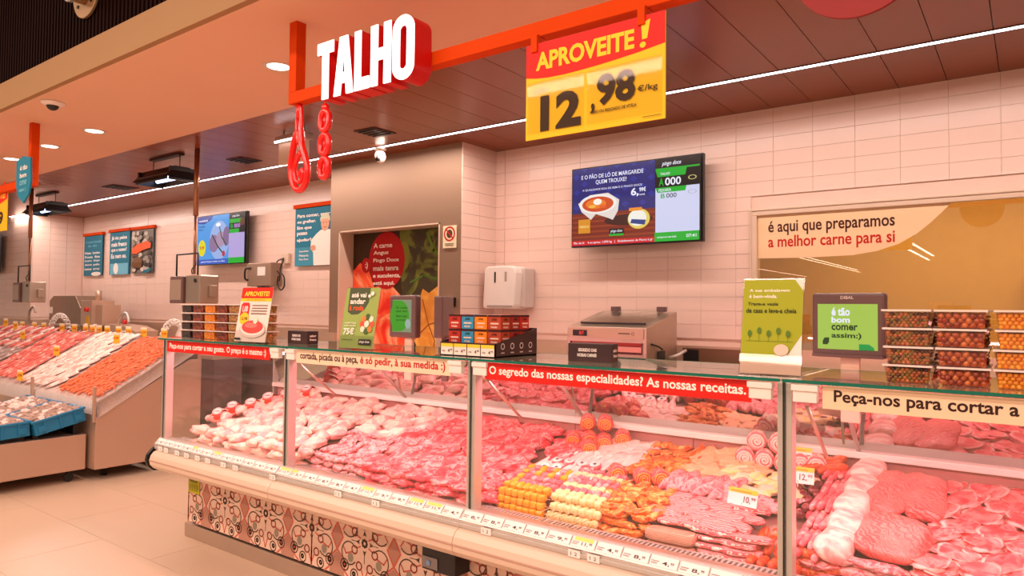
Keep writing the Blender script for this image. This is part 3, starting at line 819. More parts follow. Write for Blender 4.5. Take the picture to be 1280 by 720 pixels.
f.rect(0, 0, .67, .065, scr((200, 16, 12))); f.text('Pão de ló    4 un aprox. 1,090 kg   |   Embalamento de Porco à gr', .02, .015, .655, .05, W_, .01)
f.rect(.67, 0, 1, 1, K_); f.text('pingo doce', .72, .90, .86, .965, W_, .012, .3)
f.rect(.675, .865, .99, .885, GN); f.poly([(.675, .865), (.90, .865), (.89, .78), (.69, .78)], GN); f.text('TALHO', .71, .80, .78, .83, W_, .01)
f.text('A', .70, .67, .735, .765, GN, .02); f.text('000', .745, .67, .86, .765, W_, .02)
f.ring(.94, .74, .03, .008, scr((200, 190, 120)), .9)
f.rect(.675, .11, .99, .65, scr((205, 208, 238))); f.poly([(.675, .65), (.90, .65), (.89, .59), (.69, .59)], GN); f.text('PEIXARIA', .70, .60, .79, .635, W_, .01)
f.text('B', .715, .52, .745, .575, GN, .02); f.text('000', .755, .52, .83, .575, scr((60, 60, 70)), .01); f.ring(.94, .57, .03, .004, scr((150, 150, 160)), .8)
f.rect(.67, 0, .99, .11, GN); f.text('07:41', .90, .035, .97, .075, W_, .01); f.text('sempre ao seu lado', .69, .035, .83, .065, W_)
f.done('screen_image', t, (-w / 2 + .01, -.0605, .01))
t, w, h = tv('wall screen with a blue fish advert above the fish counter', -8.56, -7.47, 2.01, 2.635, 4.74)
f = Face(w - .02, h - .02)
f.rect(0, 0, .68, 1, scr((72, 150, 222))); f.poly([(0, 1), (0, .86), (.15, .84), (.3, .92), (.33, 1)], scr((30, 60, 150))); f.text('novidade', .03, .89, .22, .94, W_)
f.ell(.47, .48, .20, .40, scr((150, 175, 226))); f.ell(.36, .42, .10, .18, scr((140, 110, 150))); f.ell(.50, .50, .09, .16, scr((170, 140, 170))); f.ell(.62, .55, .07, .2, scr((130, 100, 140)))
f.line([(.32, .60), (.45, .35), (.55, .22)], .02, scr((50, 60, 50))); f.line([(.47, .78), (.52, .55), (.62, .38)], .018, scr((60, 70, 50))); f.ell(.57, .20, .03, .06, scr((190, 40, 60))); f.ell(.45, .80, .05, .04, scr((245, 248, 255)))
f.ell(.11, .34, .08, .17, scr((225, 210, 20))); f.text('9,99', .06, .30, .16, .38, scr((200, 60, 20)), .03)
f.text('Dourada', .03, .77, .16, .82, scr((30, 50, 120))); f.text('fresca', .03, .71, .13, .75, scr((30, 50, 120)))
f.rect(0, 0, .68, .10, scr((50, 90, 190))); f.text('peixe fresco todos os dias', .1, .03, .6, .07, W_)
f.rect(.68, 0, 1, 1, K_); f.text('pingo doce', .74, .91, .88, .96, W_, .01, .3); f.rect(.69, .80, .93, .88, GN); f.rect(.69, .60, .88, .68, GN); f.text('B', .71, .70, .76, .78, GN, .02); f.text('000', .78, .70, .90, .78, scr((200, 150, 230)), .02)
f.rect(.90, .74, .99, .87, scr((90, 50, 30)))
f.rect(.68, .11, .99, .60, scr((178, 160, 215))); f.rect(.68, 0, .99, .11, GN)
f.done('screen_image', t, (-w / 2 + .01, -.0605, .01))
t, w, h = tv('wall screen cut by the left edge of the picture', -14.42, -13.32, 2.0, 2.62, 4.06)
f = Face(w - .02, h - .02); f.rect(0, 0, .68, 1, scr((70, 130, 200))); f.rect(.68, 0, 1, 1, scr((130, 125, 170))); f.rect(.68, .72, 1, 1, scr((20, 60, 40))); f.rect(.68, 0, 1, .12, GN)
f.done('screen_image', t, (-w / 2 + .01, -.0605, .01))

# posters with orange hanging rails on the fish-side wall
TEAL, TL2, WP = ink((22, 112, 138)), ink((110, 180, 205)), ink((238, 230, 224))
def poster(x0, x1, z0, z1, label):
    t = thing('poster', label, 'poster', ((x0 + x1) / 2, 4.86, z0))
    w, h = x1 - x0, z1 - z0
    MB().box(-w / 2, w / 2, 0, .012, 0, h).build('board', ink((30, 80, 95)), t)
    MB().box(-w / 2 - .02, w / 2 + .02, -.02, .025, h + .002, h + .045).build('hanging_rail', M['orange'], t, .003)
    return t, w, h, Face(w, h)
t, w, h, f = poster(-12.13, -11.49, 1.955, 2.58, 'leftmost of three small fish-side posters, teal with a price list')
f.rect(0, 0, 1, 1, TEAL); f.text('A nossa bancada', .08, .82, .92, .88, TL2); f.text('do dia', .2, .72, .7, .78, TL2)
for k in range(5): f.text(('Filete  lombo', 'Posta  fina', 'Inteiro  limpo', 'Aberto  grelha', 'Lascas  arroz')[k], .06, .54 - .1 * k, .88, .60 - .1 * k, WP, .03)
f.ell(.70, .04, .26, .05, WP); f.done('printed_face', t, (-w / 2, -.0006, 0))
t, w, h, f = poster(-11.24, -10.61, 1.955, 2.59, 'middle one of three small fish-side posters, teal with white question')
f.rect(0, 0, 1, 1, TEAL)
for k, s in enumerate(('Já viu peixe', 'mais fresco', 'que o nosso?', 'Eu nem eu.')): f.text(s, .08, .80 - .14 * k, .86, .91 - .14 * k, WP, .035)
f.rect(.05, .0, .95, .26, TL2); f.ell(.34, .14, .12, .13, WP); f.done('printed_face', t, (-w / 2, -.0006, 0))
t, w, h, f = poster(-10.53, -9.91, 1.96, 2.585, 'rightmost of three small fish-side posters, a photo of shellfish')
f.rect(0, 0, 1, 1, ink((120, 108, 98)))
random.seed(5)
for k in range(60):
    a, b = random.random(), random.random(); c = random.choice(((190, 180, 170), (90, 76, 66), (150, 140, 130), (60, 50, 46), (205, 190, 178)))
    f.L = 2 + k; f.ell(min(max(a, .1), .9), min(max(b, .08), .92), .09, .05, ink(c), 8)
f.poly([(.05, .55), (.3, .66), (.8, .72), (.97, .66), (.95, .56), (.6, .52), (.3, .44), (.08, .46)], ink((222, 90, 44))); f.ell(.35, .24, .22, .12, ink((120, 84, 56))); f.rect(.14, .12, .56, .24, ink((110, 70, 40)))
f.poly([(0, 0), (.5, 0), (.98, .12), (.98, .05), (.8, 0)], TEAL); f.done('printed_face', t, (-w / 2, -.0006, 0))
t, w, h, f = poster(-6.68, -5.76, 1.955, 2.60, 'teal poster beside the taupe wall with a white-coated worker and white words')
f.rect(0, 0, 1, 1, TEAL); f.rect(0, 0, 1, .32, ink((60, 140, 165)))
for k, (s, e) in enumerate((('Para comer, assar', .62), ('ou grelhar.', .36), ('Em que', .28), ('posso', .20), ('ajudar?', .28))): f.text(s, .04, .83 - .105 * k, .04 + e, .90 - .105 * k, WP, .03)
for k, s in enumerate(('Especialistas', 'Peixaria', 'Pingo Doce')): f.text(s, .09, .23 - .07 * k, .27, .27 - .07 * k, WP, .02)
f.poly([(.37, 0), (.36, .22), (.31, .30), (.32, .44), (.42, .54), (.50, .60), (.66, .60), (.76, .52), (.83, .40), (.83, 0)], ink((236, 226, 216)))
f.ell(.575, .70, .075, .125, ink((214, 160, 130))); f.poly([(.49, .73), (.48, .80), (.53, .87), (.60, .88), (.66, .82), (.665, .73), (.62, .78), (.54, .78)], ink((205, 205, 175))); f.ell(.36, .30, .05, .05, ink((214, 150, 120)))
f.ell(.55, .715, .008, .008, ink((60, 40, 30))); f.ell(.60, .715, .008, .008, ink((60, 40, 30))); f.line([(.555, .64), (.60, .64)], .006, ink((150, 70, 60)))
f.done('printed_face', t, (-w / 2, -.0006, 0))

# big meat poster in the recessed doorway
t = thing('doorway_poster', 'large poster of raw meat, garlic and leaves filling the recessed doorway', 'poster', (-4.74, 4.60, .2))
w, h = 1.283, 2.02
MB().box(-w / 2, w / 2, 0, .015, 0, h).build('board', M['brown'], t)
f = Face(w, h)
f.rect(0, 0, 1, 1, ink((60, 38, 14)))
meatp = meat('printed_raw_meat', [(0, (190, 14, 6)), (.40, (236, 34, 14)), (.5, (246, 96, 50)), (.58, (252, 176, 130)), (.66, (236, 44, 20)), (1, (200, 16, 8))], 3.2, 5, 1.2, .5, 0)
leafp = meat('printed_leaves', [(0, (40, 26, 10)), (.48, (60, 50, 14)), (.6, (110, 120, 30)), (1, (46, 36, 10))], 5, 4, 1, .5, 0)
garl = meat('printed_garlic', [(0, (170, 90, 20)), (.45, (226, 150, 50)), (.6, (240, 186, 90)), (1, (150, 60, 14))], 6, 3, .8, .5, 0)
f.poly([(.55, .62), (.70, .70), (1, .72), (1, 1), (.50, 1), (.52, .8)], leafp)
f.poly([(0, 0), (0, .82), (.08, .86), (.18, .82), (.24, .74), (.40, .76), (.52, .70), (.56, .62), (.62, .58), (.60, .40), (1, .34), (1, 0)], meatp)
f.poly([(.66, .50), (.68, .64), (.74, .73), (.80, .71), (.88, .74), (1, .80), (1, .30), (.85, .36), (.72, .44)], garl)
f.line([(.74, .68), (.80, .57), (.86, .50), (.84, .40)], .012, ink((150, 80, 30))); f.line([(.80, .57), (1, .60)], .012, ink((150, 80, 30))); f.line([(.66, .5), (.80, .57)], .012, ink((150, 80, 30)))
f.line([(.62, .76), (.75, .79), (.90, .77), (1, .78)], .018, ink((80, 110, 30))); f.line([(.78, .98), (.84, .90), (.95, .86)], .03, ink((96, 130, 30))); f.line([(.90, .84), (.98, .93)], .03, ink((110, 140, 40)))
f.ell(.54, .88, .07, .07, ink((126, 130, 40)))
f.ell(.37, .865, .19, .135, ink((176, 12, 14))); f.ell(.15, .845, .05, .036, ink((186, 18, 16)))
f.text(':)', .14, .825, .17, .862, ink((245, 225, 215)), .03)
for k, (s, e) in enumerate((('A carne', .20), ('Angus', .16), ('Pingo Doce', .27), ('mais tenra', .27), ('e suculenta,', .29), ('está aqui.', .23))): f.text(s, .23, .925 - .036 * k, .23 + e, .948 - .036 * k, ink((240, 222, 210)), .025)
f.done('printed_face', t, (-w / 2, -.0006, 0))
# prohibition notice and door switch on the taupe pier
t = thing('prohibition_notice', 'small cream notice with a red prohibition ring on the taupe wall', 'notice', (-3.957, 4.42, 2.01))
MB().box(-.075, .075, 0, .006, 0, .19).build('board', ink((240, 226, 190)), t)
f = Face(.15, .19); f.ell(.5, .63, .22, .19, ink((70, 60, 40))); f.ring(.5, .63, .42, .09, ink((190, 24, 20)), .79); f.line([(.22, .86), (.78, .40)], .012, ink((190, 24, 20)))
f.rect(.15, .17, .85, .2, ink((80, 60, 40))); f.rect(.2, .1, .8, .13, ink((80, 60, 40))); f.done('printed_face', t, (-.075, -.0006, 0))
t = thing('door_switch', 'small white door switch with a green mark on the taupe wall', 'switch', (-3.945, 4.42, 1.515))
MB().box(-.05, .05, -.035, .01, 0, .075).build('body', M['white'], t, .006); MB().box(.045, .06, -.03, .01, .0, .075).build('side_cap', M['black'], t); boxpart('green_mark', (-.045, -.015, -.037, -.035, .02, .05), mat('green_mark', (30, 150, 70), .4), t)
t = thing('wall_box', 'pale narrow box at the edge of the taupe wall under the teal poster', 'box', (-5.72, 4.84, 1.40))
MB().box(-.11, .15, -.05, .03, 0, .32).build('body', M['white'], t, .01); boxpart('lid_line', (-.10, .14, -.052, -.05, .25, .254), M['cream'], t)
# paper towel dispenser
t = thing('towel_dispenser', 'white paper towel dispenser on the tiled wall above the tea boxes', 'dispenser', (-3.60, 4.80, 1.50))
b = MB(); prof = [(-.175, .02), (-.16, .0), (.13, 0), (.155, .03), (.175, .30), (.16, .345), (.10, .36), (-.13, .36), (-.16, .34)]
b.prism(prof, -.15, .07, 'Y'); b.build('cover', M['white'], t, .018)
MB().box(.14, .20, -.06, .09, .01, .345).build('side_body', mat('grey_white_plastic', (205, 190, 182), .4), t, .012)
boxpart('level_window', (-.05, -.035, -.153, -.149, .22, .31), M['black'], t); boxpart('logo_mark', (.06, .08, -.153, -.149, .23, .31), mat('grey_mark', (170, 155, 148), .5), t)
MB().box(-.12, .14, -.16, -.15, .012, .03).build('paper_slot', mat('grey_mark', (170, 155, 148), .5), t, .002)
# grey electrical cabinet and socket with looping cables beside the fish screen
t = thing('control_box', 'grey wall box with a black handle and white label under the fish-side wall screen', 'box', (-7.19, 4.78, 1.735))
MB().box(-.23, .23, -.04, .12, 0, .27).build('body', mat('grey_box', (168, 140, 120), .4, .4), t, .008)
MB().tube(sp([(-.19, -.05, .07), (-.20, -.085, .09), (-.20, -.085, .19), (-.19, -.05, .21), (-.15, -.045, .21)]), .011, 8).build('handle', M['black'], t)
boxpart('label_plate', (-.02, .13, -.043, -.04, .12, .22), M['white'], t); boxpart('foot', (-.05, .05, -.02, .08, -.05, 0), M['black'], t)
t = thing('wall_socket', 'pale wall socket with black cables looping down to the grey box', 'socket', (-6.86, 4.88, 1.99))
MB().box(-.06, .07, -.03, .01, 0, .12).build('plate', M['cream'], t, .006)
MB().tube(sp([(0, -.04, .06), (-.10, -.05, .03), (-.13, -.05, -.06), (-.05, -.05, -.12), (-.06, -.05, -.20)]), .008, 6).build('cable', M['black'], t)
MB().tube(sp([(.0, -.04, .05), (-.03, -.06, -.08), (.04, -.06, -.15), (.05, -.06, -.26), (-.02, -.06, -.30), (-.08, -.06, -.22), (-.06, -.06, -.14)]), .008, 6).build('cable', M['black'], t)

# hanging lamps over the fish side
def insect_lamp(label, x, y, z, w, tilt=0):
    t = thing('hanging_lamp', label, 'lamp', (x, y, z), tilt, 'black hanging lamps')
    MB().add([(-w / 2, -.07, .11), (w / 2, -.07, .11), (w / 2, .07, .11), (-w / 2, .07, .11), (-w / 2 - .03, -.16, 0), (w / 2 + .03, -.16, 0), (w / 2 + .03, .16, 0), (-w / 2 - .03, .16, 0)],
             [(0, 1, 2, 3), (0, 4, 5, 1), (1, 5, 6, 2), (2, 6, 7, 3), (3, 7, 4, 0)]).build('hood', M['black'], t)
    for s in (-1, 1): boxpart('end_plate', (s * w / 2 - .012 + s * .0, s * w / 2 + .012, -.12, .12, -.02, .10), M['black'], t)
    for s in (-.05, .05): MB().cyl((-w * .38, s - .02, .03), (w * .38, s - .02, .03), .022, 10).build('tube', M['uv'], t)
    MB().box(-w / 2, w / 2, -.14, -.135, -.02, .035).build('front_grille', M['black'], t)
    for s in (-1, 1):
        MB().tube([(s * w * .42, 0, .11), (s * w * .42, 0, CEIL - z - .02)], .004, 6).build('chain', M['black'], t)
    MB().box(-w * .46, w * .46, -.03, .03, CEIL - z - .02, CEIL - z).build('ceiling_plate', M['brown'], t)
    return t
insect_lamp('black hanging tube lamp behind the copper pole, nearer of the two over the fish side', -6.52, 3.3, 2.66, .58)
insect_lamp('farther black hanging tube lamp behind the blue shield sign', -9.98, 3.55, 2.66, .62)
t = thing('hanging_fixture', 'pale box lamp with a bright lower edge hanging behind the red hook', 'lamp', (-4.66, 3.36, 2.63))
MB().box(-.17, .17, -.02, .02, 0, .17).build('panel', M['cream'], t, .004)
MB().box(-.18, .18, -.05, .05, .17, .22).build('housing', M['steel'], t, .004)
MB().box(-.17, .17, -.06, -.05, .168, .182).build('light_edge', M['led'], t)
for s in (-.13, .13): MB().cyl((s, 0, .22), (s, 0, CEIL - 2.63), .006, 6).build('hanger', M['steel'], t)

# scales hanging on poles
def pole_scale(label, x, y):
    t = thing('pole_scale', label, 'scale', (x, y, 1.52))
    MB().cyl((0, 0, .78), (0, 0, CEIL - 1.52), .022, 14).build('pole_sleeve', M['pole'], t)
    MB().cyl((0, 0, .26), (0, 0, .78), .013, 12).build('pole', M['pole'], t)
    MB().box(-.04, .20, -.06, .12, .0, .25).build('body', M['steel'], t, .012)
    MB().cyl((.13, -.068, .20), (.13, -.06, .20), .018, 14).build('button', M['black'], t)
    MB().box(-.27, -.05, -.08, -.03, .0, .24).build('display_housing', M['scale'], t, .008)
    boxpart('display', (-.25, -.07, -.083, -.08, .03, .21), mat('grey_screen', (150, 130, 115), .3), t)
    MB().tube([(-.25, -.03, .24), (-.25, -.03, .44), (.11, -.03, .44), (.11, -.03, .24)], .008, 6).build('hanging_frame', M['black'], t)
    MB().tube(sp([(0, -.02, .26), (.03, -.04, .30), (.07, -.03, .34), (.04, -.02, .38)]), .005, 6).build('cable', M['black'], t)
    MB().box(.20, .235, .02, .08, .06, .16).build('side_hook', M['steel'], t, .004)
    return t
pole_scale('steel scale hanging on a copper pole above the left stack of olive tubs', -5.98, 3.3)
pole_scale('farther steel scale on a thin pole below the blue shield sign', -9.75, 3.3)

# duct spotlight and flange high on the ribbed wall
t = thing('wall_pipe', 'silver pipe with rings and a round flange on the dark ribbed wall', 'pipe', (-4.85, 1.925, 3.52))
PIPE = mat('dull_silver_pipe', (196, 160, 118), .35, .5)
MB().cyl((0, -.02, 0), (0, 0, 0), .185, 36).build('flange', PIPE, t, .004)
MB().cyl((0, -.75, 0), (0, -.02, 0), .10, 28).build('tube', PIPE, t)
for yy in (-.10, -.30, -.5): MB().cyl((0, yy - .012, 0), (0, yy + .012, 0), .112, 28).build('ring', M['alu'], t, .002)
for k in range(4): MB().cyl((.135 * math.cos(k * 1.57 + .78), -.027, .135 * math.sin(k * 1.57 + .78)), (.135 * math.cos(k * 1.57 + .78), -.02, .135 * math.sin(k * 1.57 + .78)), .012, 8).build('bolt', M['black'], t)

# ================================================================ SERVICE AISLE, BACK WORKTOP
t = thing('back_worktop', 'steel worktop running along the tiled wall behind the counter', 'worktop', (-1.2, 4.55, 0))
MB().box(-2.55, 2.7, -.30, .315, 1.02, 1.06).build('top', M['steel'], t, .004)
for k in range(5): MB().box(-2.5 + 1.03 * k, -1.5 + 1.03 * k, -.26, .30, .12, 1.02).build('cabinet', M['steel2'], t, .003)
t = thing('splash_panel', 'dark brown steel panel under the tiles right of the silver machine', 'panel', (-1.75, 4.84, 1.06))
MB().box(-.30, .32, 0, .025, 0, .17).build('sheet', mat('brown_steel', (118, 84, 62), .4, .5), t); boxpart('dark_gap', (-.29, -.18, -.004, 0, 0, .16), M['black'], t)
# silver vacuum packing machine
t = thing('packing_machine', 'silver countertop packing machine with a glass lid on the back worktop', 'machine', (-2.28, 4.40, 1.06))
b = MB()
b.prism([(-.26, 0), (.22, 0), (.22, .43), (.16, .42), (-.20, .335), (-.26, .325)], -.32, .28, 'X')
b.build('body', M['steel'], t, .004)
boxpart('front_panel', (-.30, .26, -.266, -.26, .25, .315), M['steel2'], t)
boxpart('digital_display', (-.27, -.16, -.270, -.265, .262, .302), M['black'], t); f = Face(.05, .03); f.text('87', .1, .1, .9, .9, scr((230, 30, 20)), .03); f.done('display_digits', t, (-.225, -.2705, .267))
f = Face(.12, .03); f.rect(0, .35, .7, .65, ink((120, 96, 80))); f.ring(.88, .5, .09, .03, ink((120, 96, 80)), 4); f.done('maker_mark', t, (.08, -.2668, .27))
boxpart('heated_slot', (-.29, .25, -.272, -.26, .15, .225), mat('dark_red_glass', (90, 26, 18), .2), t); boxpart('red_bar', (-.27, .25, -.276, -.272, .205, .225), mat('red_bar', (170, 30, 22), .4), t); boxpart('pale_card', (.04, .25, -.278, -.272, .165, .20), mat('pink_card', (240, 160, 150), .5), t)
MB().cyl((.20, -.29, .09), (.20, -.26, .09), .032, 20).build('dial', M['black'], t)
MB().add([(-.24, -.19, .345), (.22, -.19, .345), (.22, .16, .43), (-.24, .16, .43), (-.24, -.19, .352), (.22, -.19, .352), (.22, .16, .437), (-.24, .16, .437)], [(3, 2, 1, 0), (4, 5, 6, 7), (0, 1, 5, 4), (2, 3, 7, 6), (1, 2, 6, 5), (3, 0, 4, 7)]).build('glass_lid', glass_mat('lid_glass', (.9, .93, .9), .9, .02, add=.1), t)
MB().box(-.25, .24, -.2, -.185, .342, .356).build('lid_edge', M['black'], t)
for s in (-.16, .2): MB().box(s - .03, s + .03, .12, .17, .43, .465).build('hinge', M['scale'], t, .004)
MB().tube(sp([(.285, -.2, .22), (.30, -.12, .20), (.31, -.08, .18)]), .006, 6).build('side_lever', M['black'], t)
MB().box(.282, .292, -.1, .0, 0, .17).build('side_slot', M['black'], t)
MB().tube([(.29, .06, .12), (.35, .08, .14), (.38, .14, .17)], .010, 8).build('tap_handle', M['alu'], t)

# two screens of the counter scales
def scale_screen(name, label, x, y, z, w, h, rz):
    t = thing(name, label, 'scale', (x, y, 0), rz)
    MB().box(-w / 2, w / 2, -.02, .025, z, z + h).build('screen_housing', M['scale'], t, .010)
    return t
t = scale_screen('counter_scale', 'counter scale with a lime green screen saying comer assim, beside the right olive tubs', -.54, 2.78, 1.335, .25, .235, R(-6))
w, h = .205, .165
f = Face(w, h); LG = scr((172, 204, 84), .9); f.rect(0, 0, 1, 1, LG)
f.text('é tão', .24, .74, .55, .92, W_, .03); f.text('bom', .24, .585, .55, .72, W_, .03); f.text('comer', .24, .42, .68, .54, scr((30, 60, 30)), .03); f.text('assim:)', .24, .22, .74, .37, scr((30, 60, 30)), .03)
f.poly([(.09, .10), (.09, .18), (.12, .25), (.20, .26), (.20, .16), (.17, .10)], scr((40, 66, 30))); f.poly([(.70, 0), (.70, .13), (.86, .13), (.94, .06), (.95, 0)], scr((30, 150, 70)))
f.done('screen_image', t, (-w / 2, -.0205, 1.365))
f = Face(.045, .011); f.text('DIBAL', 0, 0, 1, 1, ink((220, 205, 200)), .02); f.done('maker_lettering', t, (-.022, -.0206, 1.548))
boxpart('lower_ledge', (-.12, .12, -.03, -.02, 1.337, 1.347), M['scale'], t)
MB().box(-.03, .035, .0, .02, 1.10, 1.335).build('post', M['cream'], t, .003)
boxpart('support_arm', (-.012, .012, .02, .20, 1.12, 1.14), M['steel'], t)
t = scale_screen('counter_scale', 'counter scale with a green screen beside the meat poster', -2.815, 2.78, 1.335, .22, .235, R(-4))
w, h = .16, .18
f = Face(w, h); f.rect(0, 0, 1, 1, scr((130, 140, 110))); f.ell(.38, .5, .5, .48, scr((60, 150, 30))); f.rect(-.0, .02, .3, .98, scr((60, 150, 30)))
for k, s in enumerate(('há coisas', 'que nos', 'fazem bem', 'ao coração')): f.text(s, .2, .72 - .13 * k, .78, .80 - .13 * k, scr((20, 60, 16)), .01)
f.ell(.83, .26, .14, .15, scr((150, 170, 160))); f.done('screen_image', t, (-w / 2, -.0205, 1.365))
MB().box(.0, .06, .0, .02, 1.10, 1.335).build('post', M['cream'], t, .003); boxpart('support_arm', (.02, .04, .02, .2, 1.12, 1.14), M['steel'], t)
t = thing('counter_scale', 'dark scale display seen from the side, right of the green screen', 'scale', (-2.60, 2.86, 0), R(-66))
MB().box(-.10, .10, -.02, .03, 1.34, 1.565).build('screen_housing', M['scale'], t, .008); boxpart('screen_glass', (-.085, .085, -.022, -.02, 1.365, 1.545), M['black'], t)
MB().box(-.02, .02, .0, .03, 1.10, 1.34).build('post', M['scale'], t)

# ================================================================ ON THE GLASS TOP
GT = 1.2952
# olive tubs
OL = {}
def tub_meshes():
    b = MB()
    def frustum(B, w0, w1, d0, d1, z0, z1, inv=False):
        B.add([(-w0, -d0, z0), (w0, -d0, z0), (w0, d0, z0), (-w0, d0, z0), (-w1, -d1, z1), (w1, -d1, z1), (w1, d1, z1), (-w1, d1, z1)], [(3, 2, 1, 0), (0, 1, 5, 4), (1, 2, 6, 5), (2, 3, 7, 6), (3, 0, 4, 7)])
    frustum(b, .052, .060, .052, .060, 0, .048)
    cup = b.mesh('cup', PLASTIC)
    lid = MB().box(-.064, .064, -.064, .064, .048, .0535).mesh('lid', mat('clouded_lid', (235, 215, 205), .3))
    return cup, lid
cup_me, lid_me = tub_meshes()
def contents(name, cols, r, seed):
    random.seed(seed); b = MB()
    ms = [mat(name + '_%d' % i, c, .22, var=.2, vscale=60) for i, c in enumerate(cols)]
    b.box(-.048, .048, -.048, .048, .002, .044, 0)
    ico = blob(1, .85, .85, 0, n=8, m=6)
    nz = int(.046 / (r * 1.6)) + 1
    for side in range(4):
        nn = int(.104 / (r * 1.75))
        for k in range(nn + 1):
            for q in range(nz):
                u = -.048 + .096 * (k + .5 * (q % 2)) / max(1, nn); u = min(max(u, -.049), .049)
                z = r + q * (.046 - 2 * r) / max(1, nz - 1)
                T = Matrix.Rotation(side * math.pi / 2, 4, 'Z') @ Matrix.Translation((u, -.047 - .004 * z / .045, z)) @ Matrix.Rotation(random.random() * 3, 4, 'Y') @ Matrix.Diagonal((r * random.uniform(.85, 1.15), r, r, 1))
                b.add(ico.v, ico.f, random.randrange(len(ms)), True, T)
    return b.mesh(name, ms)
KIND = {
 'black': ('black olives', contents('black_olives', [(38, 16, 14), (60, 26, 20), (28, 12, 12)], .0075, 1)),
 'mixed': ('small brown and black olives', contents('mixed_olives', [(168, 90, 40), (80, 34, 18), (130, 96, 36), (190, 110, 56)], .0068, 2)),
 'brown': ('large brown olives', contents('brown_olives', [(168, 76, 38), (196, 106, 56), (140, 54, 32)], .0105, 3)),
 'green': ('green-brown olives', contents('green_olives', [(176, 130, 60), (150, 108, 44), (196, 140, 80)], .0085, 4)),
 'lupin': ('orange-yellow lupin beans', contents('lupin_beans', [(240, 150, 30), (228, 128, 20), (246, 168, 50)], .0075, 5)),
 'dark': ('dark red-brown olives', contents('dark_olives', [(130, 48, 28), (160, 66, 34), (100, 34, 24)], .008, 6))}
def tub(kind, x, y, lvl, label, group):
    t = thing('olive_tub', label, 'tub', (x, y, GT + .0538 * lvl), random.uniform(-.03, .03), group)
    st = inst('contents', KIND[kind][1], t); stuff(st)
    inst('cup', cup_me, t); inst('lid', lid_me, t)
    return t
lv = ('bottom', 'second', 'third', 'topmost')
random.seed(11)
for c, (kind, x) in enumerate((('mixed', -.297), ('brown', -.163), ('lupin', -.026), ('lupin', .11))):
    for yy, row in ((2.385, 'front'), (2.525, 'rear')):
        kk = kind if row == 'front' else ('brown' if c == 0 else kind)
        for l in range(4):
            tub(kk, x + random.uniform(-.003, .003), yy, l, '%s tub of %s, %s row, %s stack of the right-hand tubs' % (lv[l], KIND[kk][0], row, ('first', 'second', 'third', 'fourth')[c]), 'olive tubs on the right')
for c, (kind, x) in enumerate((('black', -4.56), ('dark', -4.40), ('lupin', -4.215), ('dark', -4.03), ('green', -3.86))):
    xx = -4.335 + .135 * c
    for yy, row in ((2.40, 'front'), (2.545, 'rear')):
        for l in range(4):
            tub(kind, xx + random.uniform(-.003, .003), yy, l, '%s tub of %s, %s row, %s stack of the left-end tubs' % (lv[l], KIND[kind][0], row, ('first', 'second', 'third', 'fourth', 'fifth')[c]), 'olive tubs on the left')

# leaflet holders
def leaflet(name, label, x, y, w, h, rz, lean=12):
    t = thing(name, label, 'leaflet stand', (x, y, GT), rz)
    a = R(lean)
    Mx = Matrix.Rotation(-a, 4, 'X')
    o = MB().box(-w / 2 - .003, w / 2 + .003, .002, .005, 0, h + .006).build('acrylic_back', ACRYL, t); o.rotation_euler = (-a, 0, 0)
    o = MB().box(-w / 2 - .003, w / 2 + .003, -.004, -.0025, 0, h * .22).build('acrylic_pocket', ACRYL, t); o.rotation_euler = (-a, 0, 0)
    MB().box(-w / 2 - .003, w / 2 + .003, -.005, .07, 0, .003).build('acrylic_foot', ACRYL, t)
    p = MB().box(-w / 2, w / 2, -.0006, .0006, .006, h).build('leaflet', ink((240, 230, 220)), t); p.rotation_euler = (-a, 0, 0)
    f = Face(w, h - .006); return t, p, f
t, p, f = leaflet('leaflet_stand', 'red and white APROVEITE leaflet with a steak in a clear stand at the left', -3.52, 2.27, .27, .315, R(4), 10)
f.rect(0, 0, 1, 1, ink((240, 222, 212))); f.rect(0, .80, 1, 1, ink((222, 30, 16))); f.text('APROVEITE!', .10, .84, .90, .93, ink((250, 215, 60)), .03); f.rect(0, .745, 1, .80, ink((245, 200, 40)))
f.text('até 25 de janeiro', .2, .755, .8, .785, ink((120, 60, 10)), .01)
f.poly([(.06, .46), (.06, .68), (.12, .72), (.30, .72), (.34, .66), (.34, .50), (.28, .44)], ink((214, 40, 40))); f.text('1,00', .12, .53, .29, .66, ink((250, 235, 230)), .03); f.ell(.22, .42, .15, .115, ink((245, 200, 40))); f.text('12,98', .11, .385, .33, .45, ink((90, 50, 20)), .02)
for k in range(4): f.rect(.42, .66 - .05 * k, .92, .675 - .05 * k, ink((120, 90, 80)))
f.ell(.55, .22, .42, .15, ink((200, 185, 176))); f.ell(.55, .245, .38, .13, ink((235, 222, 214))); f.ell(.55, .27, .34, .12, ink((216, 74, 70))); f.ell(.5, .30, .2, .05, ink((232, 120, 110))); f.ell(.62, .38, .07, .05, ink((230, 225, 200))); f.rect(.03, .03, .22, .065, ink((30, 30, 30)))
f.done('printed_face', p, (-.135, -.0012, .006))
t, p, f = leaflet('leaflet_stand', 'green leaflet with a food wheel and 75 cents in a clear stand', -2.645, 2.28, .225, .305, R(4), 10)
f.rect(0, 0, 1, 1, ink((150, 172, 88))); f.poly([(.12, .60), (.10, 1), (.72, 1), (.72, .76), (.62, .64), (.45, .56), (.25, .55)], ink((72, 84, 56)))
f.text('até vai', .18, .84, .62, .92, ink((240, 235, 220)), .03); f.text('andar', .16, .73, .62, .82, ink((240, 235, 220)), .03); f.text('à roda', .16, .62, .60, .71, ink((224, 90, 40)), .03)
for k in range(8):
    a = k * math.pi / 4; f.ell(.76 + .15 * math.cos(a), .40 + .12 * math.sin(a), .065, .05, ink(((220, 90, 60), (235, 225, 205), (70, 100, 50), (230, 130, 60))[k % 4]))
f.ell(.76, .40, .07, .055, ink((240, 232, 215)))
